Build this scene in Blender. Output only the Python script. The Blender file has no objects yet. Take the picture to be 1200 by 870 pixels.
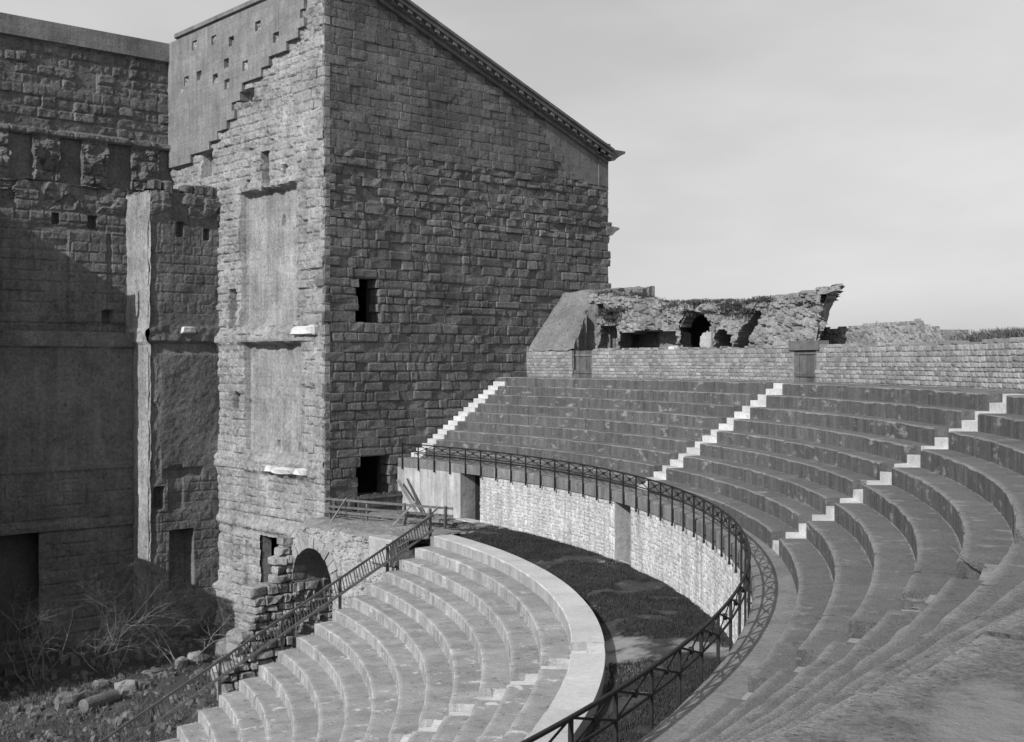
import bpy, math, random
import numpy as np
from math import radians as rad, sin, cos, pi, sqrt

# ------------------------------------------------------------------ camera, sky, sun
SC = bpy.context.scene
PHI = 0.72457; FPX = 1417.16; HORZ = 425.15
CAM = np.array([2.953, -44.418, 4.531])
RT = np.array([cos(PHI), -sin(PHI), 0.0]); FW = np.array([sin(PHI), cos(PHI), 0.0])
cd = bpy.data.cameras.new('camera'); co = bpy.data.objects.new('camera', cd); SC.collection.objects.link(co)
co.location = CAM; co.rotation_euler = (rad(90), 0, -PHI + 0.0)
co.rotation_euler = (rad(90), 0, math.atan2(-FW[0], FW[1]))
cd.sensor_width = 36; cd.lens = FPX / 1200 * 36; cd.shift_y = -(435 - HORZ) / 1200
cd.clip_start = 0.05; cd.clip_end = 6000
SC.camera = co
SUN_EL, SUN_AZ = rad(31), rad(9.5)          # light travels towards +X, turned a little to +Y
W = bpy.data.worlds.new('World'); SC.world = W; W.use_nodes = True
wn = W.node_tree; bg = wn.nodes['Background']
sky = wn.nodes.new('ShaderNodeTexSky'); sky.sky_type = 'NISHITA'; sky.sun_disc = False
sky.sun_elevation = SUN_EL; sky.sun_rotation = math.atan2(-cos(SUN_AZ), -sin(SUN_AZ))
sky.dust_density = 1.6; sky.air_density = 1.0
sep = wn.nodes.new('ShaderNodeSeparateColor'); wn.links.new(sky.outputs[0], sep.inputs[0])   # blue-sensitive plate: grey sky
wm = wn.nodes.new('ShaderNodeMix'); wm.inputs[0].default_value = .55; wn.links.new(sep.outputs['Green'], wm.inputs[2]); wn.links.new(sep.outputs['Blue'], wm.inputs[3])
pw_ = wn.nodes.new('ShaderNodeMath'); pw_.operation = 'POWER'; wn.links.new(wm.outputs[0], pw_.inputs[0]); pw_.inputs[1].default_value = .38
tc = wn.nodes.new('ShaderNodeTexCoord'); mp_ = wn.nodes.new('ShaderNodeMapping'); mp_.inputs['Scale'].default_value = (1, 1, 3.2); wn.links.new(tc.outputs['Generated'], mp_.inputs[0])
cl = wn.nodes.new('ShaderNodeTexNoise'); cl.inputs['Scale'].default_value = 2.2; cl.inputs['Detail'].default_value = 7; wn.links.new(mp_.outputs[0], cl.inputs['Vector'])
mr_ = wn.nodes.new('ShaderNodeMapRange'); wn.links.new(cl.outputs['Fac'], mr_.inputs[0]); mr_.inputs[1].default_value = .3; mr_.inputs[2].default_value = .7; mr_.inputs[3].default_value = 2.1; mr_.inputs[4].default_value = 2.9   # thin high veil
ml_ = wn.nodes.new('ShaderNodeMath'); ml_.operation = 'MULTIPLY'; wn.links.new(pw_.outputs[0], ml_.inputs[0]); wn.links.new(mr_.outputs[0], ml_.inputs[1])
wn.links.new(ml_.outputs[0], bg.inputs['Color']); bg.inputs['Strength'].default_value = 0.15
sl = bpy.data.lights.new('sun', 'SUN'); sl.energy = 4.4; sl.angle = rad(0.5); sl.color = (1, 1, 1)
so = bpy.data.objects.new('sun', sl); SC.collection.objects.link(so); so.location = (-60, -30, 60)
so.rotation_euler = (rad(90) - SUN_EL, 0, math.atan2(-cos(SUN_AZ), sin(SUN_AZ)) + 0.0)
SC.view_settings.view_transform = 'Standard'; SC.view_settings.look = 'None'
SC.view_settings.exposure = 0.0; SC.view_settings.gamma = 1.0
SC.render.engine = 'CYCLES'; SC.render.resolution_x = 1024; SC.render.resolution_y = 742

# pixel -> point on a known surface
def ray(x, y): return FW + RT * (x - 600) / FPX + np.array([0, 0, -(y - HORZ) / FPX])
def on_z(x, y, z): d = ray(x, y); return CAM + d * (z - CAM[2]) / d[2]
def on_y(x, y, Y): d = ray(x, y); return CAM + d * (Y - CAM[1]) / d[1]
def on_x(x, y, X): d = ray(x, y); return CAM + d * (X - CAM[0]) / d[0]

# ------------------------------------------------------------------ helpers
rng = random.Random(7)
COL = SC.collection
class MB:
    def __init__(s): s.v = []; s.f = []
    def add(s, vs, fs):
        o = len(s.v); s.v.extend([tuple(map(float, p)) for p in vs]); s.f.extend([tuple(i + o for i in f) for f in fs])
    def box(s, a, b):
        (x0, y0, z0), (x1, y1, z1) = a, b
        s.hexa([(x0,y0,z0),(x1,y0,z0),(x1,y1,z0),(x0,y1,z0),(x0,y0,z1),(x1,y0,z1),(x1,y1,z1),(x0,y1,z1)])
    def hexa(s, p): s.add(p, [(0,3,2,1),(4,5,6,7),(0,1,5,4),(1,2,6,5),(2,3,7,6),(3,0,4,7)])
    def tube(s, pts, rs, n=6, cap=True):
        pts = [np.array(p, float) for p in pts]; k = len(pts)
        if not hasattr(rs, '__len__'): rs = [rs] * k
        up = np.array([0.0, 0, 1]); rings = []
        for i in range(k):
            t = pts[min(i + 1, k - 1)] - pts[max(i - 1, 0)]; t = t / (np.linalg.norm(t) + 1e-9)
            a = np.cross(t, up)
            if np.linalg.norm(a) < .05: a = np.cross(t, np.array([1.0, 0, 0]))
            a /= np.linalg.norm(a); b = np.cross(t, a)
            rings.append([pts[i] + rs[i] * (cos(2*pi*j/n) * a + sin(2*pi*j/n) * b) for j in range(n)])
        vs = [p for r in rings for p in r]; fs = []
        for i in range(k - 1):
            for j in range(n): fs.append((i*n+j, i*n+(j+1)%n, (i+1)*n+(j+1)%n, (i+1)*n+j))
        if cap: fs.append(tuple(range(n))[::-1]); fs.append(tuple((k-1)*n + j for j in range(n)))
        s.add(vs, fs)
    def bar(s, a, b, w, h, up=(0, 0, 1)):
        a = np.array(a, float); b = np.array(b, float); t = (b - a) / np.linalg.norm(b - a)
        sd = np.cross(t, np.array(up, float)); sd /= np.linalg.norm(sd); u2 = np.cross(sd, t)
        s.hexa([a-sd*w/2-u2*h/2, a+sd*w/2-u2*h/2, b+sd*w/2-u2*h/2, b-sd*w/2-u2*h/2,
                a-sd*w/2+u2*h/2, a+sd*w/2+u2*h/2, b+sd*w/2+u2*h/2, b-sd*w/2+u2*h/2])
    def build(s, name, mat, parent=None, smooth=False, kind=None):
        m = bpy.data.meshes.new(name); m.from_pydata(s.v, [], s.f); m.update()
        if smooth: m.polygons.foreach_set('use_smooth', [True] * len(m.polygons))
        m.materials.append(M[mat]); o = bpy.data.objects.new(name, m); COL.objects.link(o)
        if parent is not None: o.parent = parent
        if kind: o['kind'] = kind
        return o
def thing(name, label, cat, group=None, loc=None):
    o = bpy.data.objects.new(name, None); COL.objects.link(o); o['label'] = label; o['category'] = cat
    o.empty_display_size = .3
    if group: o['group'] = group
    return o
def tag(o, label, cat, group=None):
    o['label'] = label; o['category'] = cat
    if group: o['group'] = group
    return o

# vectorised noise
def _h(i, j, k, s):
    n = (i.astype(np.int64) * 374761393 + j.astype(np.int64) * 668265263 + k.astype(np.int64) * 2147483647 + s * 974634721) & 0xffffffff
    n = ((n ^ (n >> 13)) * 1274126177) & 0xffffffff; n = n ^ (n >> 16)
    return (n & 0xffff) / 65535.0
def vn(x, y, z=0.0, s=0):
    x, y, z = np.broadcast_arrays(np.asarray(x, float), y, z)
    i, j, k = np.floor(x), np.floor(y), np.floor(z); a, b, c = x - i, y - j, z - k
    a, b, c = a*a*(3-2*a), b*b*(3-2*b), c*c*(3-2*c); r = 0
    for di in (0, 1):
        for dj in (0, 1):
            for dk in (0, 1):
                r = r + _h(i+di, j+dj, k+dk, s) * (a if di else 1-a) * (b if dj else 1-b) * (c if dk else 1-c)
    return r * 2 - 1
def fbm(x, y, z=0.0, o=4, s=0):
    r = 0; a = .5; f = 1.0
    for q in range(o): r = r + a * vn(x*f, y*f, np.asarray(z)*f, s + q); a *= .5; f *= 2.03
    return r
def sst(a, b, x): t = np.clip((x - a) / (b - a), 0, 1); return t*t*(3-2*t)
def courses(u, v, ch, bl, s=0, wob=.06):
    """masonry pattern: distance to nearest joint and a random value per stone"""
    vv = v + wob * vn(u * .5, v * .5, 0, s + 3); c = np.floor(vv / ch); fv = vv - c * ch
    off = _h(c, c*0, c*0, s) * bl * 3; l = bl * (.65 + .8 * _h(c, c*0+1, c*0, s + 1))
    uu = u + off + .35 * bl * vn(u / bl * .6, c * 7.3, 0, s + 5); b = np.floor(uu / l); fu = uu - b * l
    e = np.minimum(np.minimum(fv, ch - fv), np.minimum(fu, l - fu)); return e, _h(c, b, c*0, s + 9)
def rubble(u, v, size, s=0):
    """irregular cells: (edge distance, random) by jittered nearest points"""
    x, y = u / size, v / size; i, j = np.floor(x), np.floor(y); d1 = np.full(x.shape, 9.0); d2 = d1.copy(); rr = d1 * 0
    for di in (-1, 0, 1):
        for dj in (-1, 0, 1):
            a, b = i + di, j + dj; px = a + _h(a, b, a*0, s); py = b + _h(a, b, a*0, s + 1); d = np.hypot(x - px, (y - py) * 1.25)
            rr = np.where(d < d1, _h(a, b, a*0, s + 2), rr); d2 = np.where(d < d1, d1, np.minimum(d2, d)); d1 = np.minimum(d1, d)
    return (d2 - d1) * size, rr

def plane(O, U, V, N):
    O, U, V, N = [np.array(q, float) for q in (O, U, V, N)]
    return lambda u, v, d: (O + np.multiply.outer(u, U) + np.multiply.outer(v, V) + np.multiply.outer(d, N))
def ring(R):     # inward-looking face of a circular wall
    return lambda u, v, d: np.stack([(R - np.asarray(d)) * np.cos(np.asarray(u) / R), (R - np.asarray(d)) * np.sin(np.asarray(u) / R), np.asarray(v) + 0 * np.asarray(u)], -1)
def hf(mb, P, u0, u1, v0, v1, res, dfn, mask=None, back=None):
    nu = max(2, int((u1 - u0) / res) + 1); nv = max(2, int((v1 - v0) / res) + 1)
    u, v = np.meshgrid(np.linspace(u0, u1, nu), np.linspace(v0, v1, nv), indexing='ij')
    d = dfn(u, v) + 0 * u; p = P(u, v, d).reshape(-1, 3)
    idx = np.arange(nu * nv).reshape(nu, nv)
    q = np.stack([idx[:-1, :-1], idx[1:, :-1], idx[1:, 1:], idx[:-1, 1:]], -1).reshape(-1, 4)
    if mask is not None:
        uc = (u[:-1, :-1] + u[1:, 1:]) / 2; vc = (v[:-1, :-1] + v[1:, 1:]) / 2; q = q[mask(uc, vc).reshape(-1)]
    o = len(mb.v); mb.v.extend(map(tuple, p.tolist())); mb.f.extend(map(tuple, (q + o).tolist()))
def slab(mb, P, us, vs, solid, d0, d1):
    """slab between depth d0 (back) and d1 (front) over a grid of cells, with real holes"""
    us, vs = list(us), list(vs); g = lambda i, j: 0 <= i < len(us)-1 and 0 <= j < len(vs)-1 and solid((us[i]+us[i+1])/2, (vs[j]+vs[j+1])/2)
    def quad(a, b, c, d):
        pts = [P(np.array(x[0]), np.array(x[1]), np.array(x[2])) for x in (a, b, c, d)]; mb.add(pts, [(0, 1, 2, 3)])
    for i in range(len(us)-1):
        for j in range(len(vs)-1):
            if not g(i, j): continue
            a, b, c, d = us[i], us[i+1], vs[j], vs[j+1]
            quad((a,c,d1),(b,c,d1),(b,d,d1),(a,d,d1)); quad((a,c,d0),(a,d,d0),(b,d,d0),(b,c,d0))
            if not g(i-1, j): quad((a,c,d0),(a,c,d1),(a,d,d1),(a,d,d0))
            if not g(i+1, j): quad((b,c,d0),(b,d,d0),(b,d,d1),(b,c,d1))
            if not g(i, j-1): quad((a,c,d0),(b,c,d0),(b,c,d1),(a,c,d1))
            if not g(i, j+1): quad((a,d,d0),(a,d,d1),(b,d,d1),(b,d,d0))
_seed = [0]
def hewn(P, u0, u1, v0, v1, back, edge, face, jit):
    """weathered ashlar: 5 x 4 front points, rounded arrises, chipped corners; about 50 triangles"""
    _seed[0] += 1; sd = _seed[0]*1.37; L_, H_ = u1 - u0, v1 - v0
    iu, iv = min(.075, L_*.17), min(.075, H_*.2); g = lambda k: rng.uniform(-k, k)
    us = np.array([u0, u0 + iu*rng.uniform(.5, 1.5), (u0+u1)/2 + g(L_*.16), u1 - iu*rng.uniform(.5, 1.5), u1]); vs = np.array([v0, v0 + iv*rng.uniform(.5, 1.5), v1 - iv*rng.uniform(.5, 1.5), v1])
    U, V = np.meshgrid(us, vs, indexing='ij'); n = fbm(U*2.2 + sd, V*2.2, sd, 3, 3); n2 = fbm(U*3 + sd, V*3, sd + 9, 2, 7)
    inner = np.zeros((5, 4), bool); inner[1:4, 1:3] = True
    D = np.where(inner, face, edge) + n*jit*1.7 + g(jit*.4)*(U - (u0+u1)/2)/max(L_, .2) + g(jit*.4)*(V - (v0+v1)/2)/H_
    U = U + n2*jit*.55; V = V + fbm(U*3 + sd, V*3, sd + 20, 2, 9)*jit*.55
    for i, j, a, b in ((0, 0, 1, 1), (0, 3, 1, -1), (4, 0, -1, 1), (4, 3, -1, -1)):
        c = jit*rng.random()**2*.9; U[i, j] += a*c; V[i, j] += b*c*.7; D[i, j] -= c*.8
    ii = lambda i, j: i*4 + j; per = [ii(i, 0) for i in range(5)] + [ii(4, 1), ii(4, 2)] + [ii(i, 3) for i in (4, 3, 2, 1, 0)] + [ii(0, 2), ii(0, 1)]
    f = [(ii(i, j), ii(i+1, j), ii(i+1, j+1), ii(i, j+1)) for i in range(4) for j in range(3)]
    A = np.stack([U.ravel(), V.ravel(), D.ravel()], -1); Bk = A[per].copy(); Bk[:, 2] = back; m = len(per)
    f += [(per[(a+1) % m], per[a], 20 + a, 20 + (a+1) % m) for a in range(m)]
    A = np.concatenate([A, Bk]); return [L_*H_, P(A[:, 0], A[:, 1], A[:, 2]).tolist(), f]
def stone(P, u0, u1, v0, v1, back, edge, face, jit, nu=4):
    """one hewn stone: worn edge, dressed centre, sides going back; 42 triangles"""
    if nu == 4: return hewn(P, u0, u1, v0, v1, back, edge, face, jit)
    L_, H_ = u1 - u0, v1 - v0; iu = min(.06, L_*.16) * rng.uniform(.6, 1.5); iv = min(.06, H_*.18) * rng.uniform(.6, 1.5)
    us = [u0, u0 + iu*rng.uniform(.7, 1.4), u1 - iu*rng.uniform(.7, 1.4), u1]; vs = [v0, v0 + iv*rng.uniform(.7, 1.4), v1 - iv*rng.uniform(.7, 1.4), v1]; vv = []; f = []
    tu, tv = rng.uniform(-1, 1)*jit*.5, rng.uniform(-1, 1)*jit*.5
    for i, a in enumerate(us):
        for j, b in enumerate(vs):
            inner = 0 < i < 3 and 0 < j < 3; corner = i in (0, 3) and j in (0, 3)
            d = (face if inner else edge) + rng.uniform(-1, 1)*jit*.35 + tu*(i - 1.5)/1.5 + tv*(j - 1.5)/1.5 - (jit*.4*rng.random() if corner else 0)
            k = jit*.35; ca = (jit*.35*rng.random() if corner else 0)
            vv.append((a + rng.uniform(-k, k) + (ca if i == 0 else -ca), b + rng.uniform(-k, k) + (ca if j == 0 else -ca), d))
    per = [0, 4, 8, 12, 13, 14, 15, 11, 7, 3, 2, 1]
    for i in range(3):
        for j in range(3): f.append((i*4+j, (i+1)*4+j, (i+1)*4+j+1, i*4+j+1))
    for p in per: vv.append((vv[p][0], vv[p][1], back))
    for a in range(12): b = (a+1) % 12; f.append((per[b], per[a], 16 + a, 16 + b))
    A = np.array(vv); return [L_*H_, P(A[:, 0], A[:, 1], A[:, 2]).tolist(), f]
def emit(blocks, name, mat, parent, nmax, restname=None):
    order = sorted(range(len(blocks)), key=lambda i: -blocks[i][0]); rest = MB()
    for c, i in enumerate(order):
        if c < nmax: mb = MB(); mb.add(blocks[i][1], blocks[i][2]); mb.build(name, mat, parent)
        else: rest.add(blocks[i][1], blocks[i][2])
    if rest.f: rest.build(restname or name, mat, parent, kind='stuff')

# ------------------------------------------------------------------ materials (all neutral greys: a black-and-white plate)
M = {}
def mat(name, base, var=.35, ns=1.2, fine=.25, fs=14, bump=.35, bs=22, bd=.02, streak=0.0, island=0.0, riser=None, spots=0.0, rough=.92, bleach=None, joint=None, front_band=None, pits=0):
    m = bpy.data.materials.new(name); m.use_nodes = True; nt = m.node_tree; L = nt.links.new
    bs_ = nt.nodes['Principled BSDF']; bs_.inputs['Roughness'].default_value = rough; bs_.inputs['Specular IOR Level'].default_value = .2
    geo = nt.nodes.new('ShaderNodeNewGeometry'); pos = geo.outputs['Position']
    def noise(scale, detail=6, vec=pos, r=.6):
        n = nt.nodes.new('ShaderNodeTexNoise'); n.inputs['Scale'].default_value = scale; n.inputs['Detail'].default_value = detail
        n.inputs['Roughness'].default_value = r; L(vec, n.inputs['Vector']); return n.outputs['Fac']
    def math_(op, a, b, clamp=False):
        n = nt.nodes.new('ShaderNodeMath'); n.operation = op; n.use_clamp = clamp
        for i, q in enumerate((a, b)):
            if isinstance(q, (int, float)): n.inputs[i].default_value = q
            else: L(q, n.inputs[i])
        return n.outputs[0]
    def span(fac, lo, hi, a=.3, b=.7):
        n = nt.nodes.new('ShaderNodeMapRange'); L(fac, n.inputs[0]); n.inputs[1].default_value = a; n.inputs[2].default_value = b
        n.inputs[3].default_value = lo; n.inputs[4].default_value = hi; return n.outputs[0]
    val = math_('MULTIPLY', span(noise(ns), 1 - var, 1 + var), span(noise(fs, 8, r=.7), 1 - fine, 1 + fine))
    sepn = None
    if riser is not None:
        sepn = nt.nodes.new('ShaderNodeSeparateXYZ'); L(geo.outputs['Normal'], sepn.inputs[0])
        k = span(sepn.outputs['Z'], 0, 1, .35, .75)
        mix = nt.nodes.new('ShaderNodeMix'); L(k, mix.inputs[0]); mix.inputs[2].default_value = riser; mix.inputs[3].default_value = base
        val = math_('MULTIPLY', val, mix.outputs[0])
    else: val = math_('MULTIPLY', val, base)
    if streak:
        mp = nt.nodes.new('ShaderNodeMapping'); L(pos, mp.inputs['Vector']); mp.inputs['Scale'].default_value = (3.4, 3.4, .28)
        sf = span(noise(1.0, 7, mp.outputs[0], .72), 1 - streak, 1 + streak * 1.4, .34, .68)
        if riser is not None:                   # run-off streaks only mark the upright faces
            mx_ = nt.nodes.new('ShaderNodeMix'); L(k, mx_.inputs[0]); L(sf, mx_.inputs[2]); mx_.inputs[3].default_value = 1.0; sf = mx_.outputs[0]
        val = math_('MULTIPLY', val, sf)
    if island:
        oi = nt.nodes.new('ShaderNodeObjectInfo'); r = math_('FRACT', math_('ADD', oi.outputs['Random'], geo.outputs['Random Per Island']), 0)
        val = math_('MULTIPLY', val, span(r, 1 - island, 1 + island, 0, 1))
    if spots:
        val = math_('MULTIPLY', val, span(noise(5.5, 3), 1, 1 - spots, .60, .68))
    if pits: val = math_('MULTIPLY', val, span(noise(75, 3), 1 - pits, 1, .34, .44))
    if front_band:                                    # paler band along each tread front, so the row edges read
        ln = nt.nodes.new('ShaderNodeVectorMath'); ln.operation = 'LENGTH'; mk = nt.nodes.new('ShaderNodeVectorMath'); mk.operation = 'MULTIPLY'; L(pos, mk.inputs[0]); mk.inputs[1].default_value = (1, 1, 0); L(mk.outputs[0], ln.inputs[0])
        f_ = math_('FRACT', math_('DIVIDE', math_('SUBTRACT', math_('ADD', ln.outputs['Value'], span(noise(3.0, 4), -.035, .035)), front_band[0] - .02), front_band[1]), 0)
        k = math_('MULTIPLY', span(f_, 1, 0, .03, .22), span(sepn.outputs['Z'], 0, 1, .5, .8)); val = math_('MULTIPLY', val, math_('ADD', math_('MULTIPLY', k, front_band[2]), 1.0))
    if joint:
        sx = nt.nodes.new('ShaderNodeSeparateXYZ'); L(pos, sx.inputs[0]); cx = nt.nodes.new('ShaderNodeCombineXYZ'); L(math_('ADD', sx.outputs['X'], sx.outputs['Y']), cx.inputs[0]); L(sx.outputs['Z'], cx.inputs[1])
        bk = nt.nodes.new('ShaderNodeTexBrick'); L(cx.outputs[0], bk.inputs['Vector']); bk.inputs['Scale'].default_value = 1; bk.inputs['Brick Width'].default_value = joint[0]; bk.inputs['Row Height'].default_value = joint[1]; bk.inputs['Mortar Size'].default_value = .008
        bk.inputs['Color1'].default_value = (1, 1, 1, 1); bk.inputs['Color2'].default_value = (.86, .86, .86, 1); bk.inputs['Mortar'].default_value = (.66, .66, .66, 1); val = math_('MULTIPLY', val, bk.outputs['Color'])
    if bleach:
        mp = nt.nodes.new('ShaderNodeMapping'); L(pos, mp.inputs['Vector']); mp.inputs['Scale'].default_value = bleach[3]
        k = span(noise(bleach[2], 9, mp.outputs[0], .68), 0, 1, bleach[1], bleach[1] + .09)
        mix = nt.nodes.new('ShaderNodeMix'); L(k, mix.inputs[0]); L(val, mix.inputs[2]); mix.inputs[3].default_value = bleach[0]; val = mix.outputs[0]
    L(val, bs_.inputs['Base Color'])
    if bump:
        b = nt.nodes.new('ShaderNodeBump'); b.inputs['Strength'].default_value = bump; b.inputs['Distance'].default_value = bd
        L(math_('ADD', noise(bs, 8, r=.7), math_('MULTIPLY', noise(bs * .22, 4), 1.5)), b.inputs['Height']); L(b.outputs[0], bs_.inputs['Normal'])
    M[name] = m; return m
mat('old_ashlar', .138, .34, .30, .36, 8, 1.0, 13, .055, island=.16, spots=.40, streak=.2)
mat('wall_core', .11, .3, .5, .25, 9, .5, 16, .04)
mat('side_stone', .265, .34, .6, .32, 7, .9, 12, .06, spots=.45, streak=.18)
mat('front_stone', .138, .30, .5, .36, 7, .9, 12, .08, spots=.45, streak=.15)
mat('concrete', .20, .26, .7, .30, 10, .6, 14, .04, streak=.16, joint=(1.3, .41))
mat('cornice', .15, .25, .8, .2, 9, .4, 16, .02, streak=.2)
mat('pale_limestone', .50, .16, 1.5, .18, 12, .25, 18, .012, spots=.25, island=.12)
mat('step_grey', .24, .25, 1.5, .3, 14, .4, 20, .02, island=.2)
mat('white_fragment', .52, .12, 2, .1, 10, .4, 15, .02)
mat('seat_weathered', .150, .14, 2.2, .50, 42, .8, 46, .02, streak=.30, island=.09, riser=.104, spots=.25, pits=.5, bleach=(.25, .575, 1.4, (1, 1, 2.6)), front_band=(38.011, .648, .70))
mat('seat_clean', .285, .24, 1.2, .38, 30, .6, 34, .02, streak=.30, island=.08, riser=.30, spots=.40, pits=.4, bleach=(.56, .585, 1.6, (1, 1, .9)), front_band=(33.144, .757, .40))
mat('seat_ledge', .47, .12, .8, .16, 12, .35, 24, .015, island=.07, riser=.30, streak=.25)
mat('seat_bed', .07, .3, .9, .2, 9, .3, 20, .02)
mat('podium_stone', .42, .16, .9, .20, 9, .5, 18, .03, island=.13, spots=.38, streak=.30)
mat('podium_mortar', .34, .15, 1.0, .15, 8, .6, 22, .03, streak=.12)
mat('plaster', .34, .22, 1.0, .15, 6, .25, 20, .015, streak=.3)
mat('coping', .15, .25, 1.0, .22, 9, .4, 20, .02, streak=.3, island=.15)
mat('parapet_stone', .25, .2, .7, .2, 7, .6, 20, .03, island=.28, spots=.35)
mat('parapet_mortar', .22, .2, .8, .2, 8, .6, 20, .03)
mat('ruin_stone', .25, .30, .6, .35, 6, .9, 9, .08, spots=.5)
mat('ruin_concrete', .19, .28, .8, .4, 9, 1.0, 14, .07, spots=.4)
mat('arch_stone', .27, .25, 1.2, .25, 8, .7, 14, .04, island=.25, spots=.35)
mat('walk_earth', .20, .25, 1.0, .3, 12, .5, 24, .02)
mat('meadow', .05, .6, .8, .35, 9, .8, 18, .05)
mat('bare_earth', .075, .35, .5, .35, 7, .8, 14, .06)
mat('grass_blade', .040, .4, 1.0, .3, 8, 0)
mat('dry_grass', .11, .4, 2.0, .3, 8, 0)
mat('shrub_leaf', .055, .4, 2.0, .3, 8, 0)
mat('iron', .022, .3, 3, .3, 20, .2, 40, .005, rough=.6)
mat('old_wood', .11, .3, 2, .3, 14, .4, 40, .01, island=.3)
mat('pale_wood', .22, .3, 2, .3, 14, .4, 40, .01, island=.3)
mat('bark', .22, .3, 3, .3, 14, .4, 40, .01)
mat('boulder', .15, .3, 1.5, .3, 9, .8, 12, .06)
# trodden pale patches in the meadow: a wear map with its own shape, around the foot of the stair
nt = M['meadow'].node_tree; L = nt.links.new; bsdf = nt.nodes['Principled BSDF']; src = bsdf.inputs['Base Color'].links[0].from_socket
geo = nt.nodes.new('ShaderNodeNewGeometry'); prev = None
for (px, py, rr) in [(24.3, -23.9, 1.5), (25.3, -23.0, 1.3), (26.3, -25.2, 1.1), (23.6, -25.2, 1.2), (28.2, -19.3, .8), (33.7, -14.9, .9), (36.3, -4.6, 1.0)]:
    d = nt.nodes.new('ShaderNodeVectorMath'); d.operation = 'DISTANCE'; L(geo.outputs['Position'], d.inputs[0]); d.inputs[1].default_value = (px, py, -2.52)
    mr = nt.nodes.new('ShaderNodeMapRange'); L(d.outputs['Value'], mr.inputs[0]); mr.inputs[1].default_value = rr; mr.inputs[2].default_value = .1; mr.inputs[3].default_value = 0; mr.inputs[4].default_value = .55
    if prev is None: prev = mr.outputs[0]
    else:
        mx = nt.nodes.new('ShaderNodeMath'); mx.operation = 'MAXIMUM'; L(prev, mx.inputs[0]); L(mr.outputs[0], mx.inputs[1]); prev = mx.outputs[0]
n = nt.nodes.new('ShaderNodeTexNoise'); n.inputs['Scale'].default_value = 2.4; n.inputs['Detail'].default_value = 8; L(geo.outputs['Position'], n.inputs['Vector'])
ad = nt.nodes.new('ShaderNodeMath'); ad.operation = 'ADD'; L(prev, ad.inputs[0]); L(n.outputs['Fac'], ad.inputs[1])
mr = nt.nodes.new('ShaderNodeMapRange'); L(ad.outputs[0], mr.inputs[0]); mr.inputs[1].default_value = .60; mr.inputs[2].default_value = .90
mix = nt.nodes.new('ShaderNodeMix'); mix.data_type = 'RGBA'; L(mr.outputs[0], mix.inputs[0]); L(src, mix.inputs[6]); mix.inputs[7].default_value = (.27, .27, .27, 1); L(mix.outputs[2], bsdf.inputs['Base Color'])

# ------------------------------------------------------------------ dimensions (walk behind the railing is z = 0; circle centre is the origin)
R1, T, RISE = 38.011, .648, .42
RL, WL, TL, RLI, ZL = 33.944, .80, .757, .388, -2.376
RP, RR = 37.19, 37.09
YW, XW, XE = 2.40, 33.0, 51.6
ZG = -9.9
END = rad(-128)

# ------------------------------------------------------------------ ground
g = MB()
def gz(x, y): return ZG + .30 * fbm(x * .40, y * .40, 0, 5, 5) + .55 * sst(9.5, 14.5, y) * sst(20, 27, x)
xs = np.concatenate([[-1500, -300, -60], np.arange(10, 40, .3), [60, 300, 1500]]); ys = np.concatenate([[-1500, -300, -60], np.arange(-8, 20, .3), [60, 300, 1500]])
u, v = np.meshgrid(xs, ys, indexing='ij'); z = gz(u, v); p = np.stack([u, v, z], -1).reshape(-1, 3); idx = np.arange(len(p)).reshape(u.shape)
g.v = list(map(tuple, p.tolist())); g.f = list(map(tuple, np.stack([idx[:-1,:-1], idx[1:,:-1], idx[1:,1:], idx[:-1,1:]], -1).reshape(-1, 4).tolist()))
o = g.build('ground', 'bare_earth', smooth=True); o['kind'] = 'structure'; tag(o, 'dark bare earth floor at the foot of the stage wall', 'ground')

def ring_sheet(r0, r1, t0, t1, zf, dr=.25, dt=.006):
    nr = max(2, int((r1-r0)/dr)+1); na = max(2, int(abs(t1-t0)/dt)+1)
    r, t = np.meshgrid(np.linspace(r0, r1, nr), np.linspace(t0, t1, na), indexing='ij'); x, y = r*np.cos(t), r*np.sin(t)
    p = np.stack([x, y, zf(r, t, x, y)], -1).reshape(-1, 3); i = np.arange(len(p)).reshape(r.shape); mb = MB()
    mb.v = list(map(tuple, p.tolist())); mb.f = list(map(tuple, np.stack([i[:-1,:-1], i[:-1,1:], i[1:,1:], i[1:,:-1]], -1).reshape(-1, 4).tolist())); return mb
mz = lambda r, t, x, y: -2.50 - .14 * sst(35.2, 33.8, r) * 1.6 + .05 * fbm(x*.9, y*.9, 0, 4, 2)
o = ring_sheet(RL - .06, RP + .12, rad(4), END, mz, .1, .003).build('walkway', 'meadow', smooth=True); o['kind'] = 'structure'; tag(o, 'grassy curved walkway sunk between the ledge and podium wall', 'walkway')
gr = MB(); rg = np.random.default_rng(3); N = 130000
t = rad(-90) + rg.random(N) * rad(92); r = RL + .12 + rg.random(N) * (RP - RL - .2); x, y = r*np.cos(t), r*np.sin(t)
keep = (fbm(x*.6, y*.6, 0, 4, 11) > -.30 + .55*np.maximum(0, 1 - np.hypot(x-24.8, y+23.8)/2.4)); x, y, r, t = x[keep], y[keep], r[keep], t[keep]; z = mz(r, t, x, y)
h = .03 + .07 * rg.random(len(x)); a = rg.random(len(x)) * 6.28; lx, ly = (rg.random(len(x))-.5)*.08, (rg.random(len(x))-.5)*.08; w = .014
p = np.stack([np.stack([x-w*np.cos(a), y-w*np.sin(a), z-.01], -1), np.stack([x+w*np.cos(a), y+w*np.sin(a), z-.01], -1), np.stack([x+lx, y+ly, z+h], -1)], 1).reshape(-1, 3)
gr.v = list(map(tuple, p.tolist())); gr.f = [(3*i, 3*i+1, 3*i+2) for i in range(len(x))]
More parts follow.
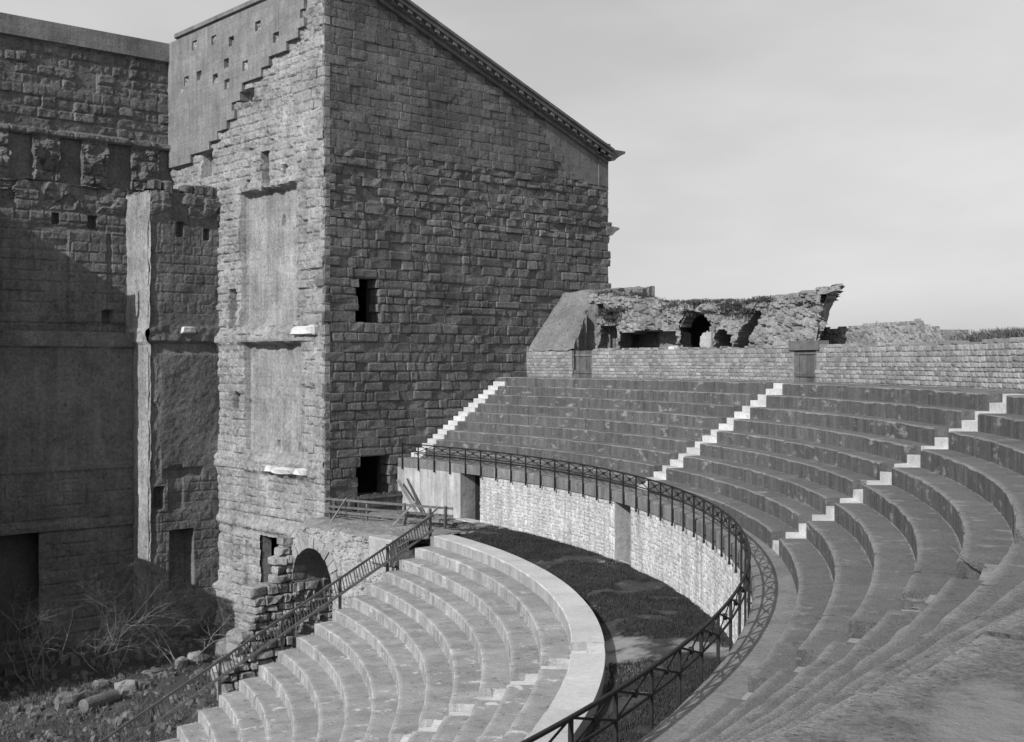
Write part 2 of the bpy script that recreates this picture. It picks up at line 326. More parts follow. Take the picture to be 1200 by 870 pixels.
o = gr.build('grass', 'grass_blade', kind='stuff'); tag(o, 'short dark grass covering the curved walkway', 'grass')
o = ring_sheet(RP + .005, R1 + .1, rad(3.5), END, lambda r, t, x, y: .004 + .006*fbm(x*2, y*2, 0, 3, 8), .1, .004).build('path', 'walk_earth', smooth=True); o['kind'] = 'structure'; tag(o, 'narrow pale path between the iron railing and the first seats', 'path')

# ------------------------------------------------------------------ seating tiers
def seat_block(mb, t0, t1, rf, rb, zb, zt, front_first=True):
    n = 7; ts = np.linspace(t0, t1, n); vs = []; jr = rng.uniform(-.008, .008); jz = rng.uniform(-.010, .008)
    for i, t in enumerate(ts):
        c, s = cos(t), sin(t); e = rng.uniform(-.005, .005); b = .014 + .045*rng.random()**4 + (.03*rng.random()**2 if i in (0, n-1) else 0)
        for r, zz in ((rf+jr+e, zb), (rf+jr+e, zt+jz-b), (rf+jr+e+b, zt+jz+rng.uniform(-.004, .004)), (rb, zt+jz*.6), (rb, zb)): vs.append((r*c, r*s, zz))
    fs = []
    for i in range(n-1):
        for j in range(4): fs.append((i*5+j, i*5+j+1, (i+1)*5+j+1, (i+1)*5+j))
    fs.append((4,3,2,1,0)); fs.append(tuple((n-1)*5+j for j in range(5))); mb.add(vs, fs)
def ring_prism(mb, t0, t1, r0, r1, z0, z1, dt=.02):
    n = max(2, int(abs(t1-t0)/dt)+1)
    for i in range(n):
        a, b = t0+(t1-t0)*i/n, t0+(t1-t0)*(i+1)/n
        p = [(r*cos(q), r*sin(q), z) for z in (z0, z1) for r, q in ((r0,a),(r1,a),(r1,b),(r0,b))]; mb.hexa(p)
def bed(t0, t1, r0, r1, z0, z1, dt=.02):
    n = max(2, int(abs(t1-t0)/dt)+1); mb = MB(); vs = []
    for i in range(n + 1):
        t = t0 + (t1-t0)*i/n; vs += [(r*cos(t), r*sin(t), z) for r, z in ((r0, z0), (r0, z1), (r1, z1), (r1, z0))]
    mb.add(vs, [(i*4+j, i*4+(j+1) % 4, i*4+4+(j+1) % 4, i*4+4+j) for i in range(n) for j in range(4)] + [(0, 1, 2, 3), (n*4+3, n*4+2, n*4+1, n*4)]); return mb
STAIRS = [(rad(-24.94), rad(-23.3)), (rad(-45.99), rad(-44.35)), (rad(-67.2), rad(-65.5))]

up = thing('seating_tier', 'steep dark weathered stone tier of nine curved rows above the podium wall', 'seating')
for k in range(1, 10):
    rf = R1 + (k-1)*T; rb = rf + T + .02; zt = k*RISE; zb = zt - RISE - .06
    te = math.asin((1.448)/rf)
    edges = [te - .002]
    for a, b in STAIRS: edges += [b, a]
    edges += [rad(-102)]
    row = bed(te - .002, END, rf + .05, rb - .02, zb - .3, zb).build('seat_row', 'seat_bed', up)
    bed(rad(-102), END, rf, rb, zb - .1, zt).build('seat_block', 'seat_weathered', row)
    for i in range(0, len(edges), 2):
        a, b = edges[i], edges[i+1]; t = a
        while t > b + 1e-6:
            l = rng.uniform(1.6, 2.9) / rf; t2 = t - l
            if t2 < b + .9 / rf: t2 = b
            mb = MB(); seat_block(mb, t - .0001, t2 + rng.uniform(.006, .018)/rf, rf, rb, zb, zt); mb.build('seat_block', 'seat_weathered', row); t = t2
def notch_stair(parent, t0, t1, rows, matn):
    fl = None
    for (rf, t_, zb, zt) in rows:
        for h in (0, 1):
            mb = MB(); r0 = rf + .012 + h*t_/2; r1 = rf + t_/2 if h == 0 else rf + t_ + .015; z1 = (zb + zt)/2 if h == 0 else zt - .004
            e = .012/rf; j = rng.uniform(-.004, .004); n = 2
            p = [(r*cos(q), r*sin(q), z) for z in (zb - .12, z1 + j) for r, q in ((r0, t1-e), (r1, t1-e), (r1, t0+e), (r0, t0+e))]; mb.hexa([(x + rng.uniform(-.014, .014), y + rng.uniform(-.014, .014), z + rng.uniform(-.012, .006)) for x, y, z in p])
            yield mb
for a, b in STAIRS:
    fl = MB(); rows = [(R1+(k-1)*T, T, (k-1)*RISE, k*RISE) for k in range(1, 10)]
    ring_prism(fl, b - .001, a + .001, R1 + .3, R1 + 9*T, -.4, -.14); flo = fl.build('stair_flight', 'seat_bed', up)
    for mb in notch_stair(up, a, b, rows, 'pale_limestone'): mb.build('step', 'step_grey' if a < -1 else 'pale_limestone', flo)
# flight against the tower wall
fl = MB(); fl.box((R1 + .1, 1.47, -.5), (R1 + 9*T, 2.36, -.08)); flo = fl.build('stair_flight', 'seat_bed', up)
for k in range(18):
    mb = MB(); x0 = sqrt((R1)**2 - 1.448**2) + k*T/2 - .1; mb.box((x0, 1.455, -.1), (x0 + T/2 + (.01 if k < 17 else 2.5), 2.38 - .04*rng.random(), (k+1)*RISE/2 + rng.uniform(-.006, .006))); mb.build('step', 'pale_limestone', flo)
mb = MB(); mb.box((43.2, 1.46, 3.2), (46.0, 2.38, 3.77)); mb.build('landing', 'seat_weathered', up)

top_row = row; rf = R1 + 9*T
for r0, r1 in ((rf, rf + .62), (rf + .63, rf + 1.7)):
    t = rad(3.0)
    while t > rad(-102):
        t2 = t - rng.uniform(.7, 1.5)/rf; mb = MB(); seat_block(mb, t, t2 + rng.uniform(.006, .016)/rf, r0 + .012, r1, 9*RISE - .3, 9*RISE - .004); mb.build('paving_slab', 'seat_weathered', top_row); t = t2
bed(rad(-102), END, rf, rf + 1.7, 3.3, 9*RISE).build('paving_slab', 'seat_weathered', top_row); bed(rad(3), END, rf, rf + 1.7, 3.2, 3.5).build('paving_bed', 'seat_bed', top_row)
lo = thing('seating_tier', 'pale clean stone tier of broad curved steps below the grassy walkway', 'seating')
LST = (rad(-45.95), rad(-44.0)); YE = -6.26
for k in range(0, 20):
    rf = RL - WL - k*TL; rb = rf + (TL if k else WL) + .02; zt = ZL - k*RLI; zb = zt - RLI - .06
    te = -math.asin(6.26/rf); edges = [te, LST[1], LST[0], rad(-92)]
    row = bed(te, END, rf + .05, rb - .02, zb - .4, zb).build('seat_row', 'seat_bed', lo)
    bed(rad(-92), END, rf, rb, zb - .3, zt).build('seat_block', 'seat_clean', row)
    for i in (0, 2):
        a, b = edges[i], edges[i+1]; t = a
        while t > b + 1e-6:
            t2 = t - rng.uniform(1.5, 2.6)/rf
            if t2 < b + .8/rf: t2 = b
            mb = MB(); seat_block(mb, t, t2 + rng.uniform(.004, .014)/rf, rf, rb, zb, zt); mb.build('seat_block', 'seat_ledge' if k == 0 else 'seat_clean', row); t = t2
rows = [(RL - WL - k*TL, TL if k else WL, ZL-(k+1)*RLI, ZL-k*RLI) for k in range(0, 20)]
fl = MB(); ring_prism(fl, LST[1] - .001, LST[0] + .001, RL - WL, RL - .05, ZL - 1.2, ZL - RLI - .13); flo = fl.build('stair_flight', 'seat_bed', lo)
for mb in notch_stair(lo, LST[0], LST[1], rows, 'pale'): mb.build('step', 'pale_limestone', flo)
mb = MB(); ring_prism(mb, -math.asin(6.26/RL), END, RL - .10, RL - .003, -3.2, ZL - .02); mb.build('ledge_back', 'seat_ledge', lo)
# sloping end wall of the tier
mb = MB(); n = 18
for k in range(n):
    rf = RL - WL - k*TL; x0 = sqrt(max(rf*rf - 6.26**2, 1)); x1 = x0 + (TL if k else WL); mb.box((x0 + .05, -6.24, ZG - .6), (x1 + .02, -6.0, ZL - k*RLI - .05))
mb.build('end_wall', 'arch_stone', lo)

# ------------------------------------------------------------------ podium wall with doorways
pw = thing('podium_wall', 'bright curved rubble podium wall with doorways below the iron railing', 'wall')
D1, D2 = (rad(-5.89), rad(-3.65)), (rad(-25.42), rad(-23.14)); TOPW = -.41
mb = MB()
for a, b in ((rad(3.68), D1[1]), (D1[0], D2[1]), (D2[0], END)): ring_prism(mb, a, b, RP + .03, RP + .8, -3.0, TOPW)
mb.build('wall', 'podium_mortar', pw)
mb = MB(); ring_prism(mb, rad(3.68), D1[1], RP - .02, RP + .04, -2.9, TOPW + .01); mb.build('plaster_panel', 'plaster', pw)
for a, b in (D1, D2):
    mb = MB(); m = (a+b)/2; R2 = RP + .8
    ring_prism(mb, b + .012, b, RP + .8, RP + 6.5, -3, .0 - .45); ring_prism(mb, a, a - .012, RP + .8, RP + 6.5, -3, -.45)
    ring_prism(mb, b, a, RP + 6.5, RP + 6.7, -3, -.3); ring_prism(mb, b, a, RP + .05, RP + 6.5, -2.9, -2.62); ring_prism(mb, b + .01, a - .01, RP + .5, RP + 6.6, -.44, -.20)
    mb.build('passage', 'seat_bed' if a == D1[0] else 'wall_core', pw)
    mb = MB(); ring_prism(mb, b - .001, a + .001, RP - .30, RP + .25, -2.72, -2.44 if a == D1[0] else -2.5); mb.build('threshold', 'pale_limestone', pw)
blocks = []; P = ring(RP + .03); v = -2.75; c = 0
while v < TOPW - .05:
    h = rng.uniform(.09, .17); h = min(h, TOPW - v); u = D1[0]*RP
    while u > rad(-86)*RP:
        l = rng.uniform(.09, .27); th = (u - l/2)/RP; a_, b_ = rng.uniform(-.035, .03), rng.uniform(-.03, .035)
        if not (D2[0] - .2/RP < th < D2[1] + .2/RP):
            blocks.append(stone(P, u - l + .018, u - .004, v + .006 + a_, min(v + h - .012 + b_, TOPW), -.06, .004, rng.uniform(.010, .032), .022, 3))
        u -= l
    v += h
# jamb stones of the second doorway
for s, tt in ((1, D2[1]), (-1, D2[0])):
    v = -2.75
    while v < TOPW - .05:
        h = min(rng.uniform(.22, .34), TOPW - v); l = rng.uniform(.28, .5); u0 = tt*RP if s > 0 else tt*RP - l
        blocks.append(stone(P, u0 + .002, u0 + l, v + .005, v + h - .01, -.3, .02, .04, .012, 3)); v += h
emit(blocks, 'facing_stones', 'podium_stone', pw, 0)
t = rad(3.6); 
while t > rad(-100):
    t2 = t - rng.uniform(1.3, 2.3)/RP; mb = MB(); seat_block(mb, t, t2 + .006/RP, RP - .035, RP + .34, TOPW + rng.uniform(-.015, .015), -.002); mb.build('coping_stone', 'coping', pw); t = t2
mb = MB(); ring_prism(mb, rad(-100), END, RP, RP + .34, TOPW, 0); mb.build('coping_stone', 'coping', pw)

# ------------------------------------------------------------------ iron railing
ir = thing('iron_railing', 'dark iron railing with crossed bars curving along the podium top', 'railing')
step = rad(1.85); posts = [rad(3.0) - i*step for i in range(58)]; ZT, ZM = .70, .36
def rp(t, z, r=RR): return (r*cos(t), r*sin(t), z)
for zz, rr_, nm in ((ZT, .030, 'top_rail'), (ZM, .021, 'middle_rail')):
    mb = MB(); mb.tube([rp(posts[0] + (posts[-1]-posts[0])*i/230, zz) for i in range(231)], rr_, 6); mb.build(nm, 'iron', ir, True)
for i, t in enumerate(posts):
    mb = MB(); mb.bar(rp(t, ZT), rp(t, TOPW - .06), .046, .046, (cos(t), sin(t), 0)); mb.bar(rp(t, TOPW + .12, RR), rp(t, TOPW + .12, RP + .05), .035, .035); mb.bar(rp(t, TOPW - .10), rp(t, TOPW - .02), .06, .06, (cos(t), sin(t), 0)); mb.build('post', 'iron', ir)
    if i + 1 < len(posts):
        t2 = posts[i+1]; mb = MB(); mb.bar(rp(t, ZT), rp(t2, ZM), .030, .013, (cos(t), sin(t), 0)); mb.bar(rp(t, ZM, RR + .012), rp(t2, ZT, RR + .012), .030, .013, (cos(t), sin(t), 0))
        c = np.array(rp((t+t2)/2, (ZT+ZM)/2, RR*cos(step/2) + .006)); d = np.array([cos(t), sin(t), 0]); mb.tube([c - d*.03, c + d*.03], .055, 8); mb.build('cross_brace', 'iron', ir)

# ------------------------------------------------------------------ parapet wall behind the seats
pa = thing('parapet_wall', 'long low curved rubble wall behind the topmost seat row', 'wall'); RA = 45.5; ZA0, ZA1 = 3.74, 5.17
DA, DB = (rad(-2.93), rad(-1.12)), (rad(-22.99), rad(-21.08))
mb = MB()
for a, b in ((rad(5), DA[1]), (DA[0], DB[1]), (DB[0], END)): ring_prism(mb, a, b, RA + .03, RA + .55, 3.2, ZA1 - .03)
mb.build('wall', 'parapet_mortar', pa)
blocks = []; P = ring(RA + .03); v = ZA0 - .06
while v < ZA1 + .05:
    h = rng.uniform(.11, .19); u = rad(4.4)*RA
    while u > rad(-60)*RA:
        l = rng.uniform(.16, .42); th = (u - l/2)/RA
        if not any(a - .1/RA < th < b + .1/RA for a, b in (DA, DB)):
            last = v + h > ZA1
            if not last or rng.random() < .5: blocks.append(stone(P, u - l + .016, u - .004, v + .004, v + h - .014 - (rng.random()*.05 if last else 0), -.4 if last else -.06, .012, .035, .025, 3))
        u -= l
    v += h
emit(blocks, 'facing_stones', 'parapet_stone', pa, 0)
def plank_door(t0, t1, label, lintel):
    d = thing('plank_door', label, 'door'); n = 6
    for i in range(n):
        a, b = t0 + (t1-t0)*i/n + .0002, t0 + (t1-t0)*(i+1)/n - .0002; mb = MB(); rr = RA + .10 + rng.uniform(-.012, .012)
        p = [(r*cos(q), r*sin(q), z) for z in (ZA0 + .04, ZA1 - .03 + rng.uniform(-.03, .02)) for r, q in ((rr, b), (rr+.035, b), (rr+.035, a), (rr, a))]; mb.hexa(p); mb.build('plank', 'old_wood', d)
    for z in (ZA0 + .25, ZA1 - .32):
        mb = MB(); p = [(r*cos(q), r*sin(q), zz) for zz in (z, z + .11) for r, q in ((RA+.055, t1), (RA+.085, t1), (RA+.085, t0), (RA+.055, t0))]; mb.hexa(p); mb.build('cross_batten', 'old_wood', d)
    if lintel:
        mb = MB(); p = [(r*cos(q), r*sin(q), zz) for zz in (ZA1 - .16, ZA1 + .20) for r, q in ((RA-.06, t1+.006), (RA+.4, t1+.006), (RA+.4, t0-.006), (RA-.06, t0-.006))]; mb.hexa(p); mb.build('lintel', 'old_wood', d)
plank_door(*DA, 'grey plank door in the parapet wall beside the ruined slope', False)
plank_door(*DB, 'dark plank door with a heavy timber lintel in the parapet wall', True)

# ------------------------------------------------------------------ stage tower
tw = thing('stage_tower', 'huge square ashlar stage tower with raking cornice beside the seats', 'tower')
PF = plane((0, YW, 0), (1, 0, 0), (0, 0, 1), (0, -1, 0)); PS = plane((XW, 0, 0), (0, 1, 0), (0, 0, 1), (-1, 0, 0))
zc = lambda x: 19.32 + (41.7 - x)*.387          # underside of the raking cornice
WIN = (34.95, 35.9, 6.5, 8.2); DOR = (34.86, 36.62, -1.72, .08)
WINC = (34.6, 36.25, 6.2, 8.5); DORC = (34.6, 36.9, -1.72, .3)
mb = MB(); us = sorted(set([33.12, WINC[0], DORC[1], WINC[1], 38, XE, DORC[0]])); vs = sorted([-9.9, DORC[2], DORC[3], WINC[2], WINC[3], 14.4])
inh = lambda u, v, h: h[0] < u < h[1] and h[2] < v < h[3]
slab(mb, PF, us, vs, lambda u, v: not (inh(u, v, WINC) or inh(u, v, DORC)), -1.4, -.075)
poly = [(33.12, 14.4), (XE, 14.4), (XE, zc(XE) + .3), (33.12, zc(33.12) + .3)]
mb.add([(x, YW + .075, z) for x, z in poly] + [(x, YW + 1.4, z) for x, z in poly], [(0,1,2,3), (7,6,5,4), (0,3,7,4), (1,5,6,2), (3,2,6,7)])
fw = mb.build('front_wall', 'wall_core', tw)
mb = MB(); pp = [(46.9, zc(46.9) + .05), (46.9, 16.2), (48.2, 14.9), (49.3, 14.35), (51.5, 14.3), (51.5, zc(51.5) + .1)]
mb.add([(x, YW - .0, z) for x, z in pp] + [(x, YW + .2, z) for x, z in pp], [tuple(range(5, -1, -1))] + [(i, (i+1) % 6, 6 + (i+1) % 6, 6 + i) for i in range(6)]); mb.build('rendered_patch', 'concrete', tw)
mb = MB(); mb.box((50.75, YW - .045, 14.3), (51.5, YW + .3, zc(51) + .1)); mb.build('corner_pilaster', 'concrete', tw)
near = lambda a, b, v: any(a < H[1] + .7 and b > H[0] - .7 and v < H[3] + .6 and v > H[2] - .9 for H in (WIN, DOR))
blocks = []; v = -3.4
def lim(v):
    for a, b in ((16.71, 47.1), (16.2, 47.9), (15.7, 48.3), (14.95, 48.8), (14.4, 49.7)):
        if v > a: return b
    return XE + rng.uniform(-.12, .22)
while v < 24:
    zone = 'C' if v < 10.6 + .3 else ('B' if v < 14.4 else 'A')
    h = {'C': rng.uniform(.36, .50), 'B': rng.uniform(.34, .50), 'A': rng.uniform(.40, .48)}[zone]
    xr = min(lim(v + h/2), 41.7 - (v + h - 19.32)/.387 + .3); u = XW - .03 + rng.uniform(0, .05); wob = rng.uniform(-.02, .02)
    first = True
    while u < xr - .15:
        if zone == 'C': l = rng.choice([.42, .5, .6, .7, .85, 1.1, 1.4]) * rng.uniform(.85, 1.15)
        elif zone == 'B': l = rng.uniform(.5, 1.3)
        else: l = rng.uniform(.55, 1.3)
        if first: l *= rng.uniform(.5, 1.0); first = False
        l = min(l, xr - u) if xr - u - l > .3 else xr - u
        if u + l > XE - 1.0 and xr > XE - .3: pass
        hole = None
        for H in (WIN, DOR):
            if v + h*.75 > H[2] and v + h*.25 < H[3] and u < H[1] and u + l > H[0]: hole = H
        segs = [(u, u + l)]
        if hole:
            segs = []
            if hole[0] - u > .12: segs.append((u, hole[0] + rng.uniform(-.34, .14)))
            if u + l - hole[1] > .12: segs.append((hole[1] + rng.uniform(-.14, .22), u + l))
        for a, b in segs:
            if zone == 'C':
                e, f, j, gp = rng.uniform(-.03, .0), rng.uniform(-.012, .034), rng.uniform(.028, .060), rng.uniform(.006, .024)
                if rng.random() < .15: f -= .06; e -= .025
            elif zone == 'B': e, f, j, gp = rng.uniform(-.04, .0), rng.uniform(-.02, .035), .09, rng.uniform(.004, .02)
            else: e, f, j, gp = rng.uniform(-.03, .016), None, .022, rng.uniform(.008, .020); f = e + .008
            if zone == 'B' and rng.random() < .25: e -= .03; f = e
            blocks.append(stone(PF, a + gp/2, b - gp/2, v + gp/2 + rng.uniform(-.015, .015)*(zone != 'A'), v + h - gp/2 + rng.uniform(-.015, .015)*(zone != 'A'), -.75 if near(a, b, v) else -.2, e, f, j, 4))
        u += l
    v += h
emit(blocks, 'stone_block', 'old_ashlar', tw, 290, 'stone_courses')
# raking cornice in stepped mouldings, with small modillions
def rake(z0, z1, proj, name, m, x0=32.98, x1=51.42, back=.5):
    mb = MB(); p = []
    for x in (x0, x1):
        for y, z in ((YW + back, zc(x)+z0), (YW - proj, zc(x)+z0), (YW - proj, zc(x)+z1), (YW + back, zc(x)+z1)): p.append((x, y, z))
    mb.add(p, [(0,1,5,4), (1,2,6,5), (2,3,7,6), (3,0,4,7), (3,2,1,0), (4,5,6,7)]); return mb.build(name, m, tw)
cor = rake(0.0, .20, .14, 'cornice', 'cornice'); rake(.20, .42, .30, 'cornice_moulding', 'cornice'); rake(.42, .62, .52, 'cornice_crown', 'cornice'); rake(.62, .76, .62, 'cornice_edge', 'cornice')
x = 33.0
while x < 51.2:
    mb = MB(); a, b = x, x + .24; p = [(q, y, zc(q) + z) for z in (.23, .415) for q, y in ((a, YW-.47), (b, YW-.47), (b, YW-.2), (a, YW-.2))]; mb.hexa(p); mb.build('modillion', 'cornice', cor); x += .55
mb = MB(); p = [(51.40, 15.72), (51.60, 15.72), (51.75, 15.85), (52.1, 16.05), (52.45, 16.2), (52.45, 16.32), (51.40, 16.32)]
mb.add([(a, YW - .45, b) for a, b in p] + [(a, YW + 4, b) for a, b in p], [tuple(range(6, -1, -1)), tuple(range(7, 14))] + [(i, (i+1) % 7, 7 + (i+1) % 7, 7 + i) for i in range(7)]); mb.build('cornice_return', 'cornice', tw)
mb = MB(); mb.box((50.4, YW - .3, 16.0), (51.42, YW + 4, 16.63)); mb.build('cornice_block', 'concrete', tw)
mb = MB(); p = [(51.4, 11.6), (51.82, 11.62), (52.1, 11.85), (52.42, 12.0), (52.36, 12.1), (51.4, 12.15)]
mb.add([(a, YW - .05, b) for a, b in p] + [(a, YW + 3, b) for a, b in p], [tuple(range(5, -1, -1)), tuple(range(6, 12))] + [(i, (i+1) % 6, 6 + (i+1) % 6, 6 + i) for i in range(6)]); mb.build('string_course', 'side_stone', tw)
# inner walls, roof
mb = MB(); mb.box((XE - 1.2, YW + 1.38, -9.9), (XE, 19.0, 14.4)); mb.box((33.2, 18.6, -9.9), (XE - 1.2, 19.4, 21.8)); mb.build('rear_wall', 'wall_core', tw)
mb = MB(); mb.box((33.3, YW + 1.3, 21.9), (34.2, 18.6, 22.1)); mb.build('wall_head', 'concrete', tw)
mb = MB(); xs_ = (33.9, XE + .3); p = [(xs_[0], YW + .1, zc(33.9) + .5), (xs_[1], YW + .1, zc(xs_[1]) + .5), (xs_[1], 19.3, zc(xs_[1]) + .5), (xs_[0], 19.3, zc(33.9) + .5)]
mb.hexa(p + [(a, b, c + .22) for a, b, c in p]); mb.build('roof', 'cornice', tw)

# side wall of the tower, facing the stage
SW = dict(panels=[(4.75, 10.1, 6.35, 12.95, .42), (4.3, 9.8, .1, 5.45, .38)])
DS = (4.9, 8.15, -6.45, -3.92)
def side_depth(y, z):
    e, r_ = courses(y, z, .42, .62, 4); e2, r2 = rubble(y, z, .42, 8)
    low = fbm(y*.55, z*.55, 0, 4, 3)
    rough = (.07*sst(0, .07, e) - .06 + .11*(r_ - .5)) * .9 + .10*fbm(y*3, z*3, 0, 4, 6) + .14*low - .10*sst(.25, .5, fbm(y*2.3, z*2.3, 5, 3, 61)) + .05*sst(.03, .12, e2)*(r2 - .4)
    d = rough
    for (a, b, c, f, dep) in SW['panels']:
        m = sst(b + .04, b - .06, y) * sst(a - .25, a + .9, y) * sst(c - .1, c + .12, z + .08*fbm(y*2, 3, 0, 3, 1)) * sst(f + .06, f - .05, z + .10*fbm(y*2, 7, 0, 3, 2))
        d = d*(1 - m*.85) - m*dep
    # broken ledges
    ld = sst(5.35, 5.6, z)*sst(6.15, 5.95, z)*sst(3.2, 4.0, y); d = d + ld*(.20 + .22*fbm(y*1.6, z*1.6, 0, 3, 12))
    ld = sst(-1.0, -.75, z)*sst(-.05, -.25, z)*sst(2.8, 3.4, y); d = d + ld*(.16 + .18*fbm(y*1.6, z*1.6, 0, 3, 13))
    ld = sst(-3.75, -3.6, z)*sst(-3.25, -3.4, z); d = d + ld*(.14 + .10*fbm(y*2.5, z*2.5, 0, 3, 14))
    ld = sst(-2.95, -2.85, z)*sst(-2.65, -2.75, z); d = d + ld*.05*sst(.2, .4, np.abs((y*2.4) % 1 - .5)*2)
    # overhang with dark niche above first panel, beam holes
    ld = sst(12.9, 13.05, z)*sst(13.45, 13.2, z)*sst(4.4, 4.9, y)*sst(8.2, 7.6, y); d = d + ld*(.16 + .2*fbm(y*1.8, z*1.8, 0, 3, 15))
    for (a, b, c, f, dep) in [(7.35, 7.95, 13.25, 14.75, .9), (4.35, 4.65, 13.7, 14.05, .4), (5.75, 6.0, 13.5, 13.9, .4), (6.55, 6.75, 11.1, 11.6, .3), (6.9, 7.15, .35, .75, .3), (4.9, 5.15, .3, .7, .3), (9.3, 9.55, 13.2, 13.6, .4), (10.35, 10.9, 2.2, 3.0, .35), (10.7, 11.4, 6.3, 8.2, .45), (8.9, 9.9, 17.3, 18.1, .5), (12.9, 14.2, 14.3, 15.6, .6), (8.7, 9.3, -.35, .1, .2)]:
        q = .06*fbm(y*4, z*4, 0, 2, 17); m = sst(a - .05, a + .04, y + q)*sst(b + .05, b - .04, y + q)*sst(c - .05, c + .04, z + q)*sst(f + .05, f - .04, z + q); d = d - m*dep
    d = d + .25*sst(-6.6, -6.9, z)*(.7 + fbm(y*.9, z*.9, 0, 4, 20)) + .22*sst(-6.9, -7.6, z)*(rubble(y, z, .7, 30)[1] - .3)
    # pilaster strip and base mould by the low doorway
    d = d + .14*sst(9.3, 9.35, y)*sst(10.85, 10.8, y)*sst(-6.6, -6.5, z)*sst(-3.9, -4.0, z) - .08*sst(9.65, 9.7, y)*sst(10.4, 10.35, y)*sst(-6.2, -6.1, z)*sst(-4.3, -4.4, z)
    e_ = sst(2.85, 2.42, y); d = d - .10*e_*(.4 + .9*np.abs(fbm(y*2, z*1.1, 0, 4, 40)))
    return d
mb = MB(); hf(mb, PS, YW + .02, 17.9, -10.2, 22.0, .085, side_depth, lambda y, z: ~((y > DS[0]) & (y < DS[1]) & (z > DS[2]) & (z < DS[3])) & ~((y > 12.6) & (z < 12.2)))
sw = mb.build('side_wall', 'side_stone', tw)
mb = MB(); DSB = (DS[0] - .3, DS[1] + 1.6, DS[2] - .3, DS[3] + .3); slab(mb, PS, [YW + .9, DSB[0], DSB[1], 18.6], [-9.9, DSB[2], DSB[3], 21.9], lambda u, v: not inh(u, v, DSB), -1.5, -1.05)
slab(mb, PS, [DS[0] - .5, DS[0] + .0, DS[1] - .0, DS[1] + 2.0], [DS[2] - .5, DS[2], DS[3], DS[3] + .5], lambda u, v: not inh(u, v, DS), -.62, -.14); mb.build('door_surround', 'side_stone', tw)
mb = MB(); mb.box((39.2, 3.5, -9.9), (39.4, 18, 3)); mb.build('inner_wall', 'wall_core', tw)
mb = MB()
# restored concrete with toothed lower edge and square beam holes
STEP = [(16.2, 15.25), (12.93, 15.76), (12.45, 16.25), (10.84, 16.8), (9.2, 18.36), (8.19, 18.36), (6.65, 18.62), (5.57, 19.4), (3.9, 19.75)]
HO = [(15.67, 19.63), (14.23, 19.66), (12.45, 19.19), (11.27, 19.76), (9.35, 19.29), (11.21, 18.7), (14.73, 21.36), (10.75, 20.78), (6.38, 20.1), (8.1, 21.0), (12.6, 21.2)]
LEFT = [float(np.interp(15.2 + (i + .5)*.41, [15.2, 15.7, 16.25, 16.8, 18.36, 18.62, 19.4, 19.8, 21], [16.6, 13.6, 12.5, 11.0, 9.9, 7.6, 6.2, 4.4, 3.9])) + rng.uniform(-.45, .35) for i in range(17)]
def conc(y, z):
    if any(abs(y-a) < .27 and abs(z-b) < .24 for a, b in HO): return False
    row = min(int((z - 15.2)/.41), 16)
    if row < 0 or y < LEFT[row]: return False
    lower = 15.2
    if y < 3.9: return False
    return z > lower
us = sorted(set([3.9, 17.86] + LEFT + [a + s*.27 for a, _ in HO for s in (-1, 1)])); vs = sorted(set([15.2, 22.05] + [15.2 + i*.41 for i in range(17)] + [b + s*.24 for _, b in HO for s in (-1, 1)]))
slab(mb, PS, us, vs, conc, -.35, .16); mb.build('concrete_facing', 'concrete', tw)
blocks = []; v = -2.8
while v < 22.0:                               # squared stones along the outer corner and the upper right of the side wall
    h = rng.uniform(.36, .55); u = YW - .02; n = rng.choice([1, 2, 2, 3]) if v < 13 else (rng.choice([4, 5, 6]) if v < 19.3 else 2)
    for i in range(n):
        l = rng.uniform(.4, .95); q = rng.uniform(-.05, .02)
        if rng.random() < .9: blocks.append(stone(PS, u + .012, u + l - .012, v + .012, v + h - .012, -.3, q - .02, q + .03, .035, 4))
        u += l
    v += h
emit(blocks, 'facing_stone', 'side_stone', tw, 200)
for (a, b, c, f) in [(3.0, 4.6, 5.82, 6.25), (3.7, 7.3, -.72, -.40)]:
    n = 1 if b - a < 2 else 4
    for i in range(n):
        y0, y1 = a + (b-a)*i/n, a + (b-a)*(i+1)/n - .015; s_ = stone(PS, y0, y1, c - .06*rng.random(), f - .05*rng.random(), -.1, .20, .36, .16, 4); mb = MB(); mb.add(s_[1], s_[2]); mb.build('white_cornice_fragment', 'white_fragment', tw)

# ------------------------------------------------------------------ stage wall with projecting piers
st = thing('stage_wall', 'dark eroded stage wall with empty niches and a concrete coping', 'wall')
PB = lambda Y: plane((0, Y, 0), (1, 0, 0), (0, 0, 1), (0, -1, 0))
X0 = 12.0
def f_top(x, z):
    e, r_ = courses(x, z, .55, .8, 21); d = .09*sst(0, .1, e) - .08 + .16*(r_ - .5) + .10*fbm(x*1.4, z*1.4, 0, 4, 22) + .05*fbm(x*5, z*5, 0, 3, 23)
    sm = sst(18.1, 18.25, z)*sst(18.85, 18.7, z); d = d*(1 - .7*sm) + .05*sm
    d = np.where(z > 21.0, .12, d)
    ld = sst(16.05, 16.2, z)*sst(16.55, 16.45, z); d = d + ld*(.32 + .18*fbm(x*1.2, z, 0, 3, 24))
    nm = 0
    for a, b in ((26.9, 27.92), (29.4, 30.6), (32.3, 33.3), (24.3, 25.4), (21.8, 22.9), (19.3, 20.4)):
        q = .06*fbm(x*3, z*3, 0, 2, 26); nm = nm + sst(a - .05, a + .03, x + q)*sst(b + .05, b - .03, x + q)
    zz = sst(13.3, 13.5, z)*sst(16.12, 16.02, z); d = d + zz*(1 - np.clip(nm, 0, 1))*(.30 + .28*fbm(x*1.5, z*1.5, 0, 4, 27) + .15*(rubble(x, z, .55, 28)[1] - .5)); return d - 1.0*nm*zz
